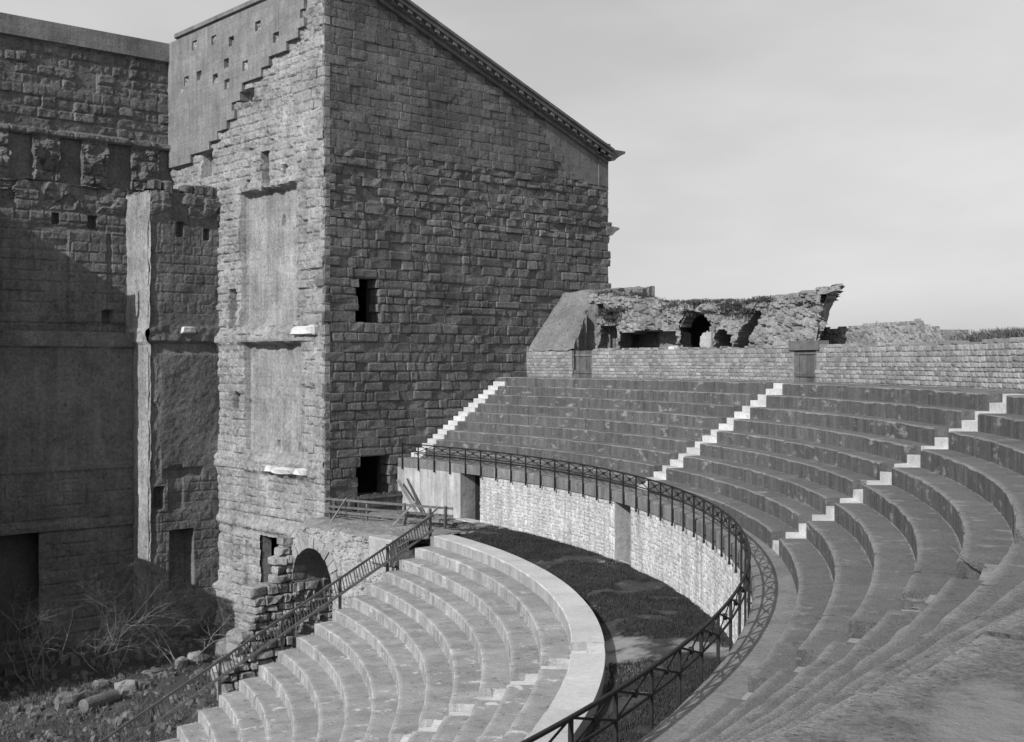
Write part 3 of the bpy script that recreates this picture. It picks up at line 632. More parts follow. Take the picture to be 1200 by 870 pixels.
def f_mid(x, z):
    e, r_ = courses(x, z, .5, .75, 31); d = (.05*sst(0, .06, e) - .05 + .06*(r_ - .5)) + .08*fbm(x*1.0, z*1.0, 0, 4, 32) + .03*fbm(x*5, z*5, 0, 3, 33)
    big = sst(11.9, 12.6, z); d = d + big*(.35*(rubble(x, z, .8, 40)[1] - .3) + .25*fbm(x*.8, z*.8, 0, 4, 34))
    ld = sst(11.25, 11.4, z)*sst(12.0, 11.85, z); d = d + .06*ld
    pn = sst(26.2, 26.3, x)*sst(6.4, 6.6, z)*sst(11.2, 11.0, z); d = d + .14*pn - .10*sst(28.2, 28.25, x)*sst(28.45, 28.4, x)*pn
    for a, b, c, f in ((28.0, 28.5, 6.5, 7.2), (27.3, 27.7, 11.3, 11.9), (25.5, 25.8, 11.4, 11.9)): d = d - .5*sst(a - .03, a + .03, x)*sst(b + .03, b - .03, x)*sst(c - .03, c + .03, z)*sst(f + .03, f - .03, z)
    return d
def f_low(x, z):
    d = .05*fbm(x*.8, z*.8, 0, 4, 52) + .02*fbm(x*5, z*5, 0, 3, 53); e, r_ = courses(x, z, .62, 1.1, 51)
    k = sst(-.6, -1.2, z); d = d + k*(.045*sst(0, .05, e) - .04 + .05*(r_ - .5)) + .25*k*.3*fbm(x*2, z*2, 0, 4, 55)
    d = d + sst(5.2, 5.35, z)*(.18 + .2*fbm(x*1.3, z*1.3, 0, 3, 54)) + sst(-.85, -.75, z)*sst(-.45, -.55, z)*.08 + .10*sst(-3.2, -3.3, z)*sst(-3.7, -3.6, z)
    return d + .5*sst(-7.4, -9.4, z)*(.6 + fbm(x*.8, z*.8, 0, 4, 56))
mb = MB(); hf(mb, PB(17.88), X0, 33.2, 13.0, 22.0, .09, f_top); mb.box((X0, 17.95, 13), (33.2, 19.2, 21.98)); mb.build('niche_storey', 'front_stone', st)
mb = MB(); mb.box((X0, 17.70, 21.02), (32.98, 19.1, 22.02)); mb.build('concrete_coping', 'concrete', st)
mb = MB(); hf(mb, PB(15.2), X0, 29.6, 5.6, 13.4, .085, f_mid); hf(mb, plane((0, 0, 13.35), (1, 0, 0), (0, 1, 0), (0, 0, 1)), X0, 33, 15.1, 18.0, .12, lambda x, y: .2*fbm(x*1.2, y*1.2, 0, 4, 60)); mb.build('middle_storey', 'front_stone', st)
DF = (22.0, 24.42, -8.6, -3.65)
mb = MB(); hf(mb, PB(14.2), X0, 29.6, -10.3, 6.05, .09, f_low, lambda x, z: ~((x > DF[0]) & (x < DF[1]) & (z > DF[2]) & (z < DF[3]))); mb.box((X0, 14.5, 5.5), (29.4, 15.6, 6.0)); mb.build('lower_storey', 'front_stone', st)
mb = MB(); mb.box((X0, 15.6, -10), (33.2, 17.7, 13.2)); mb.build('wall_core', 'wall_core', st)
pier = thing('stage_pier', 'tall eroded pier projecting from the stage wall beside the tower', 'pier')
def pier_front(x, z):
    e, r_ = courses(x, z, .5, .7, 71); d = .025*fbm(x*5, z*5, 0, 3, 73) + .07*fbm(x*1.1, z*1.1, 0, 4, 72)
    k = np.maximum(sst(6.2, 7.5, z)*.55, sst(-.9, -1.4, z)*.6); d = d + k*(.05*sst(0, .06, e) - .05 + .05*(r_ - .5))
    d = d + sst(11.4, 12.4, z)*(.25*(rubble(x, z, .7, 75)[1] - .4) + .15) - .10*sst(29.85, 29.75, x)*np.abs(fbm(x*2, z*.9, 0, 4, 77))*2
    d = d + sst(5.5, 5.65, z)*sst(6.45, 6.25, z)*(.10 + .30*fbm(x*1.3, z*1.3, 0, 3, 78)) - .12*sst(4.9, 5.1, z)*sst(5.6, 5.5, z)
    d = d - .16*sst(-1.35, -1.2, z)*sst(-.75, -.9, z)*sst(29.9, 30.1, x)*sst(32.2, 32.0, x) - .10*sst(-.6, -.75, z)*sst(-3.0, -2.8, z)*sst(30.2, 30.3, x)*sst(31.1, 31.0, x)
    for a, b, c, f, dd in ((30.36, 31.57, -6.95, -3.95, .75), (29.55, 30.0, -2.75, -1.7, .5), (30.7, 31.05, 10.9, 11.6, .4), (32.2, 32.5, 10.8, 11.4, .4)): d = d - dd*sst(a - .03, a + .03, x)*sst(b + .03, b - .03, x)*sst(c - .03, c + .03, z)*sst(f + .03, f - .03, z)
    cor_ = sst(29.7, 29.25, x); d = d - .22*cor_*(.25 + .8*np.abs(fbm(x*1.5, z*1.2, 0, 4, 79)))
    return d + .45*sst(-6.8, -9.2, z)*(.5 + fbm(x*.9, z*.9, 0, 4, 80))
def pier_side(y, z): return .03*fbm(y*4, z*4, 0, 3, 82) + .08*fbm(y*1.0, z*1.0, 0, 4, 83) + sst(5.4, 5.6, z)*sst(6.3, 6.1, z)*(.12 + .2*fbm(y*1.5, z*1.5, 0, 3, 84)) - .16*sst(12.75, 12.41, y)*(.25 + .8*np.abs(fbm(y*1.5, z*1.2, 0, 4, 79)))
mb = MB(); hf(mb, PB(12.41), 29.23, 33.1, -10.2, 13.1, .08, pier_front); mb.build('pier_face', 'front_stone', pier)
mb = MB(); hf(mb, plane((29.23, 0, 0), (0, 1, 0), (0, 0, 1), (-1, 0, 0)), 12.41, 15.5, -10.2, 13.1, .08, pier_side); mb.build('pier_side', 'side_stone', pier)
mb = MB(); hf(mb, plane((0, 0, 13.0), (1, 0, 0), (0, 1, 0), (0, 0, 1)), 29.2, 33.1, 12.3, 15.6, .12, lambda x, y: .25*rubble(x, y, .8, 88)[1] + .15*fbm(x, y, 0, 4, 89)); mb.build('pier_top', 'front_stone', pier)
mb = MB(); mb.box((29.7, 13.3, -10), (33.0, 15.5, 12.6)); mb.build('pier_core', 'wall_core', pier)
for i in range(7):
    x = 29.4 + i*.55; s_ = stone(PB(12.41), x, x + rng.uniform(.35, .6), 12.9, 13.25 + rng.uniform(0, .4), -.6, .02, .10, .08, 4); mb = MB(); mb.add(s_[1], s_[2]); mb.build('loose_coping', 'front_stone', pier)
s_ = stone(PB(12.41), 30.9, 31.7, 6.0, 6.35, -.1, .16, .32, .16, 4); mb = MB(); mb.add(s_[1], s_[2]); mb.build('white_cornice_fragment', 'white_fragment', pier)
# twin pier of the same wall, one bay further along the stage
p2 = thing('stage_pier', 'tall eroded pier projecting from the stage wall one bay away from the tower', 'pier')
mb = MB(); hf(mb, PB(12.41), 17.5, 21.5, -10.2, 12.9, .15, lambda x, z: pier_front(x + 11.6, z)); mb.box((17.5, 12.7, -10), (21.5, 15.4, 12.7)); mb.build('pier_face', 'front_stone', p2)
mb = MB(); mb.box((14.5, 8.2, -10.2), (20.2, 15.0, .2)); mb.build('shadow_plinth', 'front_stone', p2)  # unseen plinth, added and sized to shade the foot of the visible pier

# ------------------------------------------------------------------ ruined arch and vault platform between tower and seats
ra = thing('ruined_arch', 'small ruined rubble arch under the platform at the tower foot', 'arch'); XA = 31.0
PA = plane((XA, 0, 0), (0, 1, 0), (0, 0, 1), (-1, 0, 0)); AC, AR, AS = .10, 1.6, -5.0
inarch = lambda y, z: (np.abs(y - AC) < AR) & (z < AS + np.sqrt(np.maximum(AR**2 - (y-AC)**2, 0)))
def arch_d(y, z):
    e, r_ = rubble(y, z, .24, 91); return .07*sst(0, .05, e) + .10*(r_ - .5) + .10*fbm(y*1.2, z*1.2, 0, 4, 92)
mb = MB(); topz = lambda y: -2.5 + .18*fbm(y*1.1, 4, 0, 4, 93) - .55*sst(.6, 1.9, y) - .25*sst(-3.6, -5.6, y)
hf(mb, PA, -5.95, 2.15, -10.3, -2.2, .055, arch_d, lambda y, z: ~inarch(y, z) & (z < topz(y))); mb.build('rubble_face', 'arch_stone', ra)
mb = MB(); hf(mb, plane((0, 0, -2.52), (1, 0, 0), (0, 1, 0), (0, 0, 1)), XA - .05, 37.25, -5.98, 2.42, .09, lambda x, y: .06*rubble(x, y, .35, 95)[1] + .12*fbm(x*.9, y*.9, 0, 4, 96) - .45*sst(32.4, 31.0, x)*sst(.2, 1.6, y) - .22*sst(31.7, 31, x)); mb.build('platform', 'walk_earth', ra)
mb = MB(); n = 14; prof = [(AC - AR, -10)] + [(AC - AR*cos(pi*i/n), AS + AR*sin(pi*i/n)) for i in range(n+1)] + [(AC + AR, -10)]
vs = [(x, y, z) for x in (XA + .02, 36.5) for y, z in prof]; m = len(prof); mb.add(vs, [(i, i+1, m+i+1, m+i) for i in range(m-1)] + [tuple(m + i for i in range(m))]); mb.build('vault', 'arch_stone', ra)
for i in range(15):
    a0, a1 = pi*i/15 + .012, pi*(i+1)/15 - .012; r0, r1 = AR - .02, AR + rng.uniform(.42, .58)
    if i in (13, 14): r1 -= .1
    mb = MB(); p = [(XA + dx, AC - r*cos(a), AS + r*sin(a)) for dx in (.5, -.13 + rng.uniform(-.03, .03)) for r, a in ((r0, a0), (r1, a0), (r1, a1), (r0, a1))]; mb.hexa([(x + rng.uniform(-.015, .015), y, z) for x, y, z in p]); mb.build('voussoir', 'arch_stone', ra)
PJ = plane((0, AC + AR + .02, 0), (1, 0, 0), (0, 0, 1), (0, -1, 0)); z0 = -10.2        # side wall of the passage, running out past the arch in broken steps
while z0 < -3.5:
    h = rng.uniform(.28, .48); xl = 27.6 if z0 < -8.6 else (28.3 if z0 < -7.2 else (28.9 if z0 < -5.5 else (30.15 if z0 < -4.2 else 30.25))); xl += rng.uniform(-.2, .2); x = xl
    while x < 36.4 and (x < 31 or z0 < -5.2):
        l = rng.uniform(.35, .95); l = min(l, 31.0 - x) if x < 30.7 else l
        s_ = stone(PJ, x + .012, x + l - .012, z0 + .01, z0 + h - .012, (-.45 if z0 > -5.4 else -.8) if x < 31 else -.4, -.03, .05, .15, 4); mb = MB(); mb.add(s_[1], s_[2]); mb.build('jamb_stone', 'side_stone', ra); x += l
    z0 += h
mb = MB(); mb.box((XA + .05, -5.9, -10), (33, AC - AR - .05, -2.9)); mb.build('rubble_core', 'arch_stone', ra)
s_ = stone(PA, -5.9, -4.3, -3.45, -2.42, -.6, .20, .23, .02, 4); mb = MB(); mb.add(s_[1], s_[2]); mb.build('end_block', 'podium_mortar', ra)

# ------------------------------------------------------------------ timber rails, gate and planks
wr = thing('wooden_railing', 'long sloping timber railing with close balusters beside the pale steps', 'railing'); YR = -5.93
zb_ = lambda x: -7.35 + (x - 21.5)*.457; zt_ = lambda x: zb_(x) + .60
mb = MB(); mb.bar((17.0, YR, zb_(17.0)), (32.8, YR, zb_(32.8)), .07, .09); mb.build('bottom_rail', 'old_wood', wr)
mb = MB(); mb.bar((17.0, YR, zt_(17.0)), (32.8, YR, zt_(32.8)), .06, .08); mb.build('hand_rail', 'old_wood', wr)
x = 17.1
while x < 32.7:
    dx = rng.uniform(-.03, .03); mb = MB(); mb.bar((x + .10, YR, zb_(x + .1)), (x - .04 + dx, YR, zt_(x - .04 + dx)), .028, .03, (1, 0, 0)); mb.build('baluster', 'old_wood', wr); x += .125
for x in (18.4, 20.9, 23.4, 25.9, 28.4, 30.6, 32.7):
    mb = MB(); mb.bar((x, YR + .08, zb_(x) - .75), (x, YR + .08, zt_(x) + (.3 if x > 32 else .04)), .09, .09, (1, 0, 0)); mb.build('post', 'old_wood', wr)
br = thing('timber_barrier', 'rough timber barrier of poles and planks across the platform', 'barrier'); zf = -2.46
for (xa, ya, xb, yb) in [(33.0, 1.9, 34.6, -4.4)]:
    for i in range(4):
        f = i/3; x, y = xa + (xb-xa)*f, ya + (yb-ya)*f; mb = MB(); mb.bar((x, y, zf - .2), (x + rng.uniform(-.05, .05), y, zf + .95 + rng.uniform(-.1, .15)), .09, .09, (1, 0, 0)); mb.build('post', 'old_wood', br)
    for z in (.28, .55, .82):
        mb = MB(); mb.bar((xa - .2, ya + .1, zf + z + rng.uniform(-.06, .06)), (xb + .2, yb - .3, zf + z + rng.uniform(-.06, .06)), .04, .10); mb.build('rail', 'old_wood', br)
mb = MB(); mb.bar((33.4, -2.3, zf), (34.4, -2.6, zf + 1.0), .06, .07); mb.build('brace', 'pale_wood', br)
mb = MB(); mb.bar((32.2, .6, zf), (33.2, .9, zf + .95), .05, .06); mb.build('brace', 'pale_wood', br)
mb = MB(); mb.bar((33.0, -4.3, zf), (34.5, -4.1, zf + .9), .06, .06); mb.build('brace', 'pale_wood', br)
gt = thing('plank_gate', 'low gate of vertical planks closing the tower doorway', 'gate'); x = 34.6; i = 0
while x < 37.05:
    w = rng.uniform(.14, .22); mb = MB(); mb.box((x, 2.02, -2.5), (x + w - .02, 2.06 + rng.uniform(0, .02), -1.62 + .10*(x - 34.6)/2.5 + rng.uniform(-.05, .05))); mb.build('plank', 'old_wood', gt); x += w
for z in (-2.2, -1.78): mb = MB(); mb.box((34.55, 1.97, z), (37.05, 2.015, z + .09)); mb.build('cross_batten', 'old_wood', gt)
for (a, b, m_, lab) in [((36.5, -.1, -2.5), (36.75, 1.9, -1.0), 'pale_wood', 'pale plank leaning near the tower doorway'), ((36.9, .1, -2.5), (37.08, 1.6, -.95), 'old_wood', 'dark narrow beam leaning against the plastered podium end')]:
    mb = MB(); mb.bar(a, b, .16 if m_ == 'pale_wood' else .09, .04); tag(mb.build('leaning_plank', m_), lab, 'plank')

# ------------------------------------------------------------------ ruins above the parapet
ru = thing('ruined_vault', 'overgrown rubble ruin of the topmost vaults with dark broken arches', 'ruin')
RV = 47.6; PV0 = ring(RV)
def PV(u, v, d): return PV0(np.asarray(u) + 1.05*np.maximum(0, -np.asarray(d) - .95), v, d)      # recesses run in askew
TOPP = np.array([(3, 8.5), (-1.4, 8.3), (-3.2, 7.95), (-5.4, 7.65), (-7.6, 7.5), (-10.5, 7.45), (-13.3, 7.42), (-15.4, 7.45), (-17.5, 7.55), (-19.5, 7.62), (-20.5, 7.62), (-20.8, 7.3)])
def vtop(u):
    a = np.degrees(u/RV); return np.interp(-a, -TOPP[:, 0], TOPP[:, 1]) + .16*fbm(u*1.3, 2, 0, 4, 101)
def vend(z): return -19.7 - np.clip((z - 5.4)*.50, 0, 1.05)           # the overhanging broken end
def arch(a, z, a0, a1, zt, lean=0):
    ac = (a0+a1)/2 + lean*(z - 5.4); hw = (a1-a0)/2*RV*pi/180; du = (a - ac)*RV*pi/180; sp = zt - hw*.9
    return (np.abs(du) < hw) & (z < sp + .9*np.sqrt(np.maximum(hw*hw - du*du, 0)))
def vd(u, z):
    a = np.degrees(u/RV); e, r_ = rubble(u, z, .36, 103); d = .11*sst(0, .10, e) + .24*(r_ - .5) + .36*fbm(u*.7, z*.9, 0, 5, 104)
    d = d + .5*sst(6.4, 6.9, z)*sst(-4.5, -6.5, a)*0 - 1.1*sst(-2, 0, a)*sst(6, 8, z)
    q = .22*fbm(u*1.7, z*1.7, 0, 3, 106)
    m = arch(a, z, -10.75, -8.15, 6.95, 0); d = np.where(m, -4.4 + .1*fbm(u*3, z*3, 0, 3, 107), d)
    m = (a + q < -3.0) & (a + q > -7.7) & (z < 6.05 + .12*fbm(u*1.5, 3, 0, 3, 108)); d = np.where(m, -1.1 + .06*fbm(u*2, z*2, 0, 3, 110) - 1.2*(a > -4.9), d)
    m = (a + q < -.9) & (a + q > -2.6) & (z < 6.4); d = np.where(m, -1.3, d)
    m = arch(a + q*.5, z, -12.5, -11.3, 6.0); d = np.where(m, -1.6, d)
    s_ = -13.4 - (z - 5.4)*.9; m = (np.abs(a + q*.4 - s_) < .42) & (z < 6.75); d = np.where(m, -1.4, d)
    top = vtop(u); d = d - .9*sst(top - .55, top, z)**2
    d = d + .35*sst(-19.0, -20.3, a)*sst(6.2, 7.3, z) + .35*sst(6.7, 7.0, z)*sst(-7.8, -8.6, a)*sst(-11.4, -10.9, a)
    return d
mb = MB(); hf(mb, PV, rad(-21.0)*RV, rad(2.0)*RV, 4.6, 8.7, .075, vd, lambda u, z: (z < vtop(u)) & (np.degrees(u/RV) > vend(z) - .15*vn(z*4, 1.0)))
# broken top surface and body behind
def vtd(u, w): return vtop(u) - .15 - .25*w*.3 + .25*fbm(u*1.2, w*1.2, 0, 4, 109)
PT_ = lambda u, w, d: np.stack([(RV + .55 + np.asarray(w)) * np.cos(u/RV), (RV + .55 + np.asarray(w)) * np.sin(u/RV), d], -1)
hf(mb, PT_, rad(-20.3)*RV, rad(-1.0)*RV, -.3, 3.0, .16, vtd, lambda u, w: np.degrees(u/RV) > -20.5 + 1.75*w)
PE = lambda w, z, d: np.stack([(RV - .2 + w)*np.cos(np.radians(vend(z) + .15 + 1.3*w) + d/RV), (RV - .2 + w)*np.sin(np.radians(vend(z) + .15 + 1.3*w) + d/RV), z], -1)
hf(mb, PE, 0, 2.6, 4.6, 7.55, .09, lambda w, z: .10*fbm(w*2, z*2, 0, 4, 160) + .12*rubble(w, z, .3, 161)[1]); mb.build('rubble_face', 'ruin_stone', ru)
mb = MB(); ring_prism(mb, rad(-1), rad(-11.5), RV + 4.7, RV + 5.2, 3.5, 6.6); ring_prism(mb, rad(-11.5), rad(-16.0), RV + 1.6, RV + 2.4, 3.5, 6.6); mb.build('rubble_core', 'ruin_stone', ru)
blocks = []
for i in range(260):
    a = rad(rng.uniform(-20.2, -.5)); u = a*RV; z = float(vtop(np.array([u]))[0]) - rng.uniform(.05, .5); l = rng.uniform(.18, .5); h = rng.uniform(.12, .28)
    if (math.degrees(a) < -10 or z > 6.8): blocks.append(stone(PV, u, u + l, z - h, z, -.5, rng.uniform(.0, .16), rng.uniform(.10, .24), .05, 3))
emit(blocks, 'loose_rubble', 'ruin_stone', ru, 0)
hw_ = 1.30*RV*pi/180; uc_ = rad(-9.45)*RV
for i in range(13):
    if i in (0, 11): continue
    a0, a1 = pi*i/13 + .02, pi*(i+1)/13 - .02; r0, r1 = hw_ - .02, hw_ + rng.uniform(.22, .38); dd = rng.uniform(.10, .22); mb = MB()
    p = [PV0(uc_ + r*cos(a), 5.97 + .9*r*sin(a), d) for d in (-.5, dd) for r, a in ((r0, a0), (r1, a0), (r1, a1), (r0, a1))]; mb.hexa(p); mb.build('voussoir', 'ruin_stone', ru)
sp = MB()        # smooth concrete slope of lost seats against the tower
P1, P2, P3 = np.array([45.45, 2.36, 5.15]), np.array([48.1, 2.36, 8.25]), np.array([51.6, 2.36, 8.6])
n = 30; uu, vv_ = np.meshgrid(np.linspace(0, 1, n*2), np.linspace(0, 1, n), indexing='ij')
xx = 45.45 + uu*6.1; zz = np.where(xx < 48.1, 5.0 + (xx - 45.3)*1.17, 8.27 + (xx - 48.1)*.09) + .16*fbm(xx*1.5, vv_*6, 0, 5, 120)
yend = np.interp(xx, [45.4, 46.4, 47.3, 48.5, 50, 52], [-.95, -.6, -.3, -.45, -.9, -1.2]) + .45*fbm(xx*1.9, 0*xx, 0, 4, 121); yy = 2.37 + (yend - 2.37)*vv_
p = np.stack([xx, yy, zz], -1).reshape(-1, 3); idx = np.arange(len(p)).reshape(xx.shape); o_ = len(sp.v)
sp.v = list(map(tuple, p.tolist())); sp.f = list(map(tuple, np.stack([idx[:-1,:-1], idx[1:,:-1], idx[1:,1:], idx[:-1,1:]], -1).reshape(-1, 4).tolist()))
e0 = idx[:, -1]; b0 = len(sp.v); sp.v.extend([(a, b, 4.2) for a, b, c in p[e0].tolist()])
for i in range(len(e0)-1): sp.f.append((int(e0[i]), int(e0[i+1]), b0+i+1, b0+i))
sl_ = sp.build('concrete_slope', 'ruin_concrete'); tag(sl_, 'smooth grey concrete slope leaning against the tower above the parapet', 'slope')
rw = thing('ruined_wall', 'low broken rubble wall stub beyond the overhanging ruin', 'ruin')
mb = MB(); RW2 = 49.2; tp = lambda u: np.interp(-np.degrees(u/RW2), [20, 21.5, 22.6, 24.6, 25.0, 25.9, 26.6], [6.0, 6.15, 6.1, 6.15, 5.95, 5.85, 5.2]) + .08*fbm(u*2, 1, 0, 4, 131)
hf(mb, ring(RW2), rad(-26.6)*RW2, rad(-16.5)*RW2, 4.5, 6.6, .08, lambda u, z: .09*(rubble(u, z, .3, 132)[1] - .5) + .07*sst(0, .07, rubble(u, z, .3, 132)[0]) + .15*fbm(u, z, 0, 4, 133), lambda u, z: z < tp(u)); mb.build('rubble_face', 'ruin_stone', rw)
mb = MB(); ring_prism(mb, rad(-16.6), rad(-26), RW2 + .15, RW2 + 1.2, 3.5, 5.75); mb.build('rubble_core', 'ruin_stone', rw)
# pale boulder in the mouth of the big arch, smaller stones beside it
def boulder(c, s, seed, m='boulder', name='boulder', n=6):
    mb = MB(); vs = []; fs = []; nu, nv = n*2, n
    for j in range(nv + 1):
        for i in range(nu):
            a, b = 2*pi*i/nu, pi*j/nv - pi/2; d = np.array([cos(b)*cos(a), cos(b)*sin(a), sin(b)]); q = 1 + .55*float(fbm(d[0]*1.3+seed*3.1, d[1]*1.3, d[2]*1.3, 3, seed)) + .10*float(vn(d[0]*4, d[1]*4, d[2]*4, seed))
            d = np.sign(d)*np.abs(d)**.55*q; vs.append((c[0] + d[0]*s[0], c[1] + d[1]*s[1], c[2] + d[2]*s[2]))
    for j in range(nv):
        for i in range(nu): fs.append((j*nu+i, j*nu+(i+1) % nu, (j+1)*nu+(i+1) % nu, (j+1)*nu+i))
    mb.add(vs, fs); return mb.build(name, m, None, False)
def rpt(r, a, z): return (r*cos(rad(a)), r*sin(rad(a)), z)
tag(boulder(rpt(47.3, -10.75, 5.35), (.26, .32, .62), 6, 'podium_mortar', n=10), 'pale upright boulder at the mouth of the big ruined arch', 'boulder')
tag(boulder(rpt(46.9, -8.35, 5.1), (.2, .25, .22), 4, 'white_fragment', 'loose_stone'), 'small pale stone under the left haunch of the big ruined arch', 'stone')

# weeds on the ruin and beyond
def tufts(name, pts, hmin, hmax, n, m, label, cat, spread=.25, wd=.012):
    mb = MB()
    for (x, y, z) in pts:
        for k in range(n):
            a = rng.uniform(0, 2*pi); h = rng.uniform(hmin, hmax); dx, dy = rng.gauss(0, spread), rng.gauss(0, spread); lx, ly = rng.gauss(0, .5)*h, rng.gauss(0, .5)*h
            b = np.array([x+dx, y+dy, z - .04]); w = wd*rng.uniform(.6, 1.6); s = np.array([cos(a)*w, sin(a)*w, 0]); tip = b + np.array([lx, ly, h]); mid = b + np.array([lx*.4, ly*.4, h*.6])
            mb.add([b - s, b + s, mid + s*.8, tip, mid - s*.8], [(0, 1, 2, 3, 4)])
    o = mb.build(name, m, kind='stuff'); return tag(o, label, cat)
pts = []
for i in range(150):
    a = rng.uniform(-16.5, -1); u = rad(a)*RV; zt2 = float(vtop(np.array([u]))[0])
    if fbm(np.array([a*.6]), np.array([0.]), 0, 3, 140)[0] > -.25: pts.append(rpt(RV + rng.uniform(-.1, 2.2), a, zt2 - rng.uniform(.1, .3)))
tufts('weeds', pts, .03, .20, 110, 'shrub_leaf', 'low dark weeds growing along the top of the ruin', 'weeds', .30, .016)
pts = [rpt(RV - .25 + rng.uniform(-.05, .2), rng.choice([-12.2, -13, -13.8, -2.5, -3.3, -1.8, -15.5, -9.5]) + rng.uniform(-.5, .5), rng.uniform(6.7, 7.3)) for i in range(50)]
tufts('weeds', pts, .06, .22, 50, 'shrub_leaf', 'dark creeping weeds hanging on the face of the ruin', 'weeds', .22, .022)
pts = [rpt(rng.uniform(50, 53), rng.uniform(-45, -26.2), 5.25) for i in range(420)]
tufts('dry_grass', pts, .10, .60, 60, 'dry_grass', 'tall dry grass beyond the parapet past the wall stub', 'grass', .3, .014)
mb = ring_sheet(RA + .5, 58, rad(-19), END, lambda r, t, x, y: 4.7 + .06*(r - 46) + .2*fbm(x*.3, y*.3, 0, 4, 150), .8, .02); o = mb.build('hillside', 'bare_earth', smooth=True); o['kind'] = 'structure'; tag(o, 'earth bank behind the parapet wall', 'bank')
mb = ring_sheet(RA + .5, 50.5, rad(3.0), rad(-19.5), lambda r, t, x, y: 4.6 + .1*fbm(x, y, 0, 4, 151), .4, .01); o = mb.build('terrace', 'bare_earth', smooth=True); o['kind'] = 'structure'; tag(o, 'earth terrace in front of the ruined vaults', 'terrace')

# ------------------------------------------------------------------ debris and bare shrubs below the stage wall
def stone_at(px, py, s, seed, label, m='boulder', z=None, name='fallen_stone', cat='stone', group=None):
    p = on_z(px, py, ZG)
    for _ in range(4): p = on_z(px, py, float(gz(np.array(p[0]), np.array(p[1]))))
    return tag(boulder((p[0], p[1], p[2] + s[2]*.55), s, seed, m, name), label, cat, group)
G = 'fallen stones on the stage floor'
stone_at(80, 826, (.55, .4, .35), 21, 'squat fallen stone at the thick end of the column drum', group=G)
stone_at(148, 812, (.5, .4, .35), 22, 'jagged pale fallen stone at the far end of the column drum', 'arch_stone', group=G)
stone_at(166, 806, (.35, .35, .22), 23, 'low flat fallen stone right of the jagged pale one', group=G)
stone_at(118, 806, (.32, .3, .25), 24, 'rounded fallen stone behind the middle of the column drum', group=G)
stone_at(182, 790, (.45, .35, .15), 25, 'thin slab fallen between the drum and the shrubs', group=G)
stone_at(212, 783, (.28, .25, .30), 26, 'small upright pale stone beside the bare shrubs', 'arch_stone', group=G)
stone_at(228, 778, (.35, .3, .35), 27, 'pale broken stone leaning near the pier foot', 'arch_stone', group=G)
stone_at(268, 770, (.6, .5, .55), 28, 'large rough block at the foot of the tower side wall', 'arch_stone', group=G)
stone_at(283, 764, (.7, .6, .7), 29, 'largest rough block lying beneath the ruined arch jamb', 'arch_stone', group=G)
stone_at(262, 800, (.45, .45, .5), 30, 'pale cube-like block showing through the sloping timber railing', 'arch_stone', group=G)
p = on_z(104, 826, ZG + .2); q_ = on_z(130, 817, ZG + .2); mb = MB(); d = (q_ - p); d[2] = 0; d /= np.linalg.norm(d); c = (p + q_)/2
mb.tube([c - d*.95, c - d*.93, c - d*.3, c + d*.4, c + d*.9, c + d*.92], [.25, .29, .30, .285, .27, .24], 16); o = mb.build('column_drum', 'boulder', None, False); tag(o, 'fallen column drum lying on the stage floor among stones', 'column')
mb = MB(); rs_ = np.random.default_rng(9)
for i in range(1300):
    x, y = 16.5 + rs_.random()*16, -4 + rs_.random()*17; k = .05 + .16*rs_.random()**3 + .10*(y > 11)*rs_.random(); z = float(gz(np.array(x), np.array(y)))
    v8 = [(x + k*a*rs_.uniform(.6, 1.3), y + k*b*rs_.uniform(.6, 1.3), z + k*(c*.8 + .35)*rs_.uniform(.6, 1.2)) for a, b, c in ((-1,-1,-1),(1,-1,-1),(1,1,-1),(-1,1,-1),(-.7,-.7,1),(.7,-.7,1),(.7,.7,1),(-.7,.7,1))]; mb.hexa(v8)
tag(mb.build('scattered_rubble', 'boulder', kind='stuff'), 'small scattered rubble littering the dark stage floor', 'rubble')
tufts('dry_grass', [(16.5 + 15*rng.random(), -4 + 17*rng.random(), ZG + .02) for i in range(420)], .08, .35, 30, 'dry_grass', 'sparse dry grass on the dark stage floor', 'grass', .3, .008)
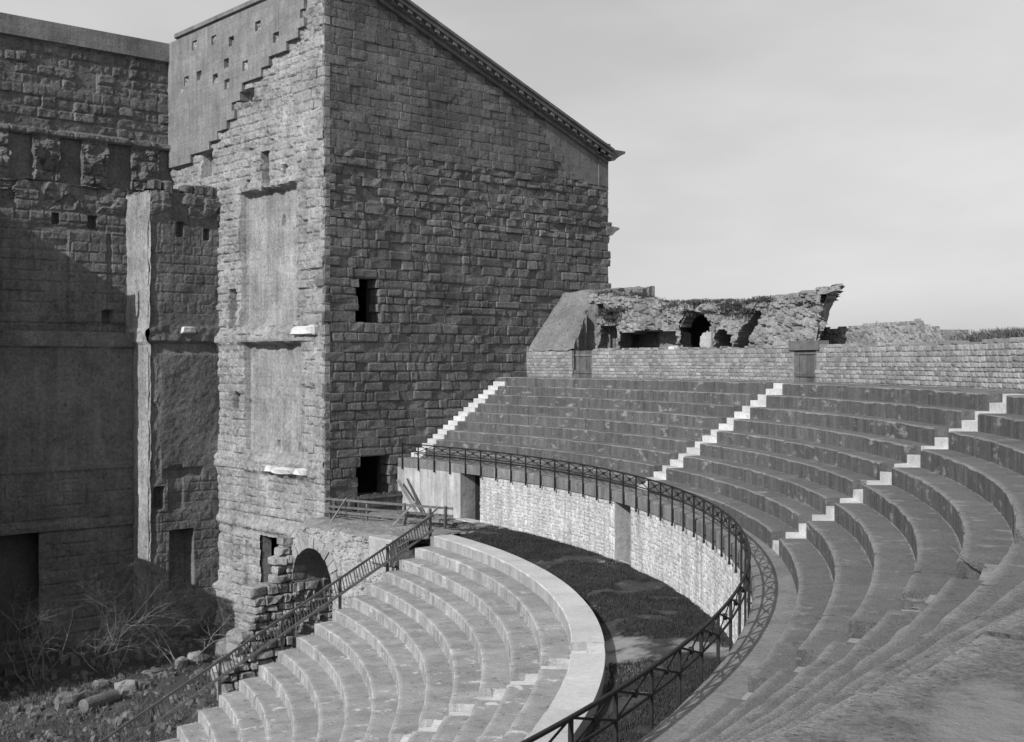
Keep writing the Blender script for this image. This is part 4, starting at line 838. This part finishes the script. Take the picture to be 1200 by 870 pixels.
def shrub(px, py, h, n, seed, label, spread=1.0):
    rg_ = random.Random(seed); p = on_z(px, py, ZG)
    for _ in range(4): p = on_z(px, py, float(gz(np.array(p[0]), np.array(p[1]))))
    t = thing('bare_tree', label, 'tree', 'bare shrubs below the stage wall'); tr = MB(); brm = MB()
    def grow(pos, d, l, r, lev):
        pts = [pos]; rs = [r]; k = 5
        for i in range(k):
            d = d + np.array([rg_.gauss(0, .24), rg_.gauss(0, .24), rg_.gauss(.02, .16)]); d /= np.linalg.norm(d); pts.append(pts[-1] + d*l/k); rs.append(r*(1 - .75*(i+1)/k))
        (tr if lev == 0 else brm).tube(pts, rs, 5 if lev < 2 else 3, False)
        if lev < 4:
            for b in range(rg_.randint(4, 6) if lev < 3 else 3):
                i = rg_.randint(2, k); e = np.array([rg_.gauss(0, 1), rg_.gauss(0, 1), rg_.gauss(.15, .5)]); e = d*.75 + e*.55; e /= np.linalg.norm(e); grow(pts[i], e, l*rg_.uniform(.45, .7), rs[i]*.75, lev + 1)
    for i in range(n):
        a = rg_.uniform(0, 2*pi); s = rg_.uniform(.15, .7)*spread; dd = np.array([cos(a)*s, sin(a)*s, 1.0]); dd /= np.linalg.norm(dd); grow(np.array([p[0] + cos(a)*.4, p[1] + sin(a)*.4, p[2] - .1]), dd, h*rg_.uniform(.40, .62), .032, 0)
    tr.build('trunk', 'bark', t); brm.build('crown', 'bark', t)
shrub(128, 788, 8.2, 6, 5, 'large bare many-stemmed shrub below the dark stage wall', .8)
shrub(42, 800, 7.0, 6, 8, 'bare shrub with long whippy stems at the dark doorway', 1.1)
shrub(215, 780, 5.0, 5, 12, 'small low bare shrub before the projecting pier', 1.2)

# ------------------------------------------------------------------ loose stones on the weathered seats
def seat_stone(r, a, k, s, seed, label, m='boulder'):
    tag(boulder((r*cos(rad(a)), r*sin(rad(a)), k*RISE + s[2]*.5), s, seed, m, 'loose_stone'), label, 'stone', 'loose stones on the seats')
seat_stone(42.75, -80.7, 8, (.085, .075, .05), 41, 'dark fist-sized stone on the weathered seats')
seat_stone(42.82, -80.95, 8, (.045, .04, .025), 42, 'white flat pebble beside the dark fist-sized stone', 'white_fragment')
seat_stone(38.5, -66.9, 1, (.07, .06, .04), 43, 'small pale pebble on the lowest weathered row', 'white_fragment')
seat_stone(39.1, -65.0, 2, (.06, .05, .03), 44, 'small grey pebble on the second weathered row')
seat_stone(40.3, -66.9, 4, (.13, .09, .03), 45, 'thin flat stone chip on the fourth weathered row')
pst = np.array((40.95*cos(rad(-66.0)), 40.95*sin(rad(-66.0)), 5*RISE)); mb = MB(); mb.tube([pst, pst + np.array([.12, .3, .02]), pst + np.array([.15, .5, .16]), pst + np.array([.10, .62, .30])], [.014, .013, .010, .006], 5); tag(mb.build('stick', 'old_wood'), 'crooked dark stick lying on the fifth weathered row', 'stick')
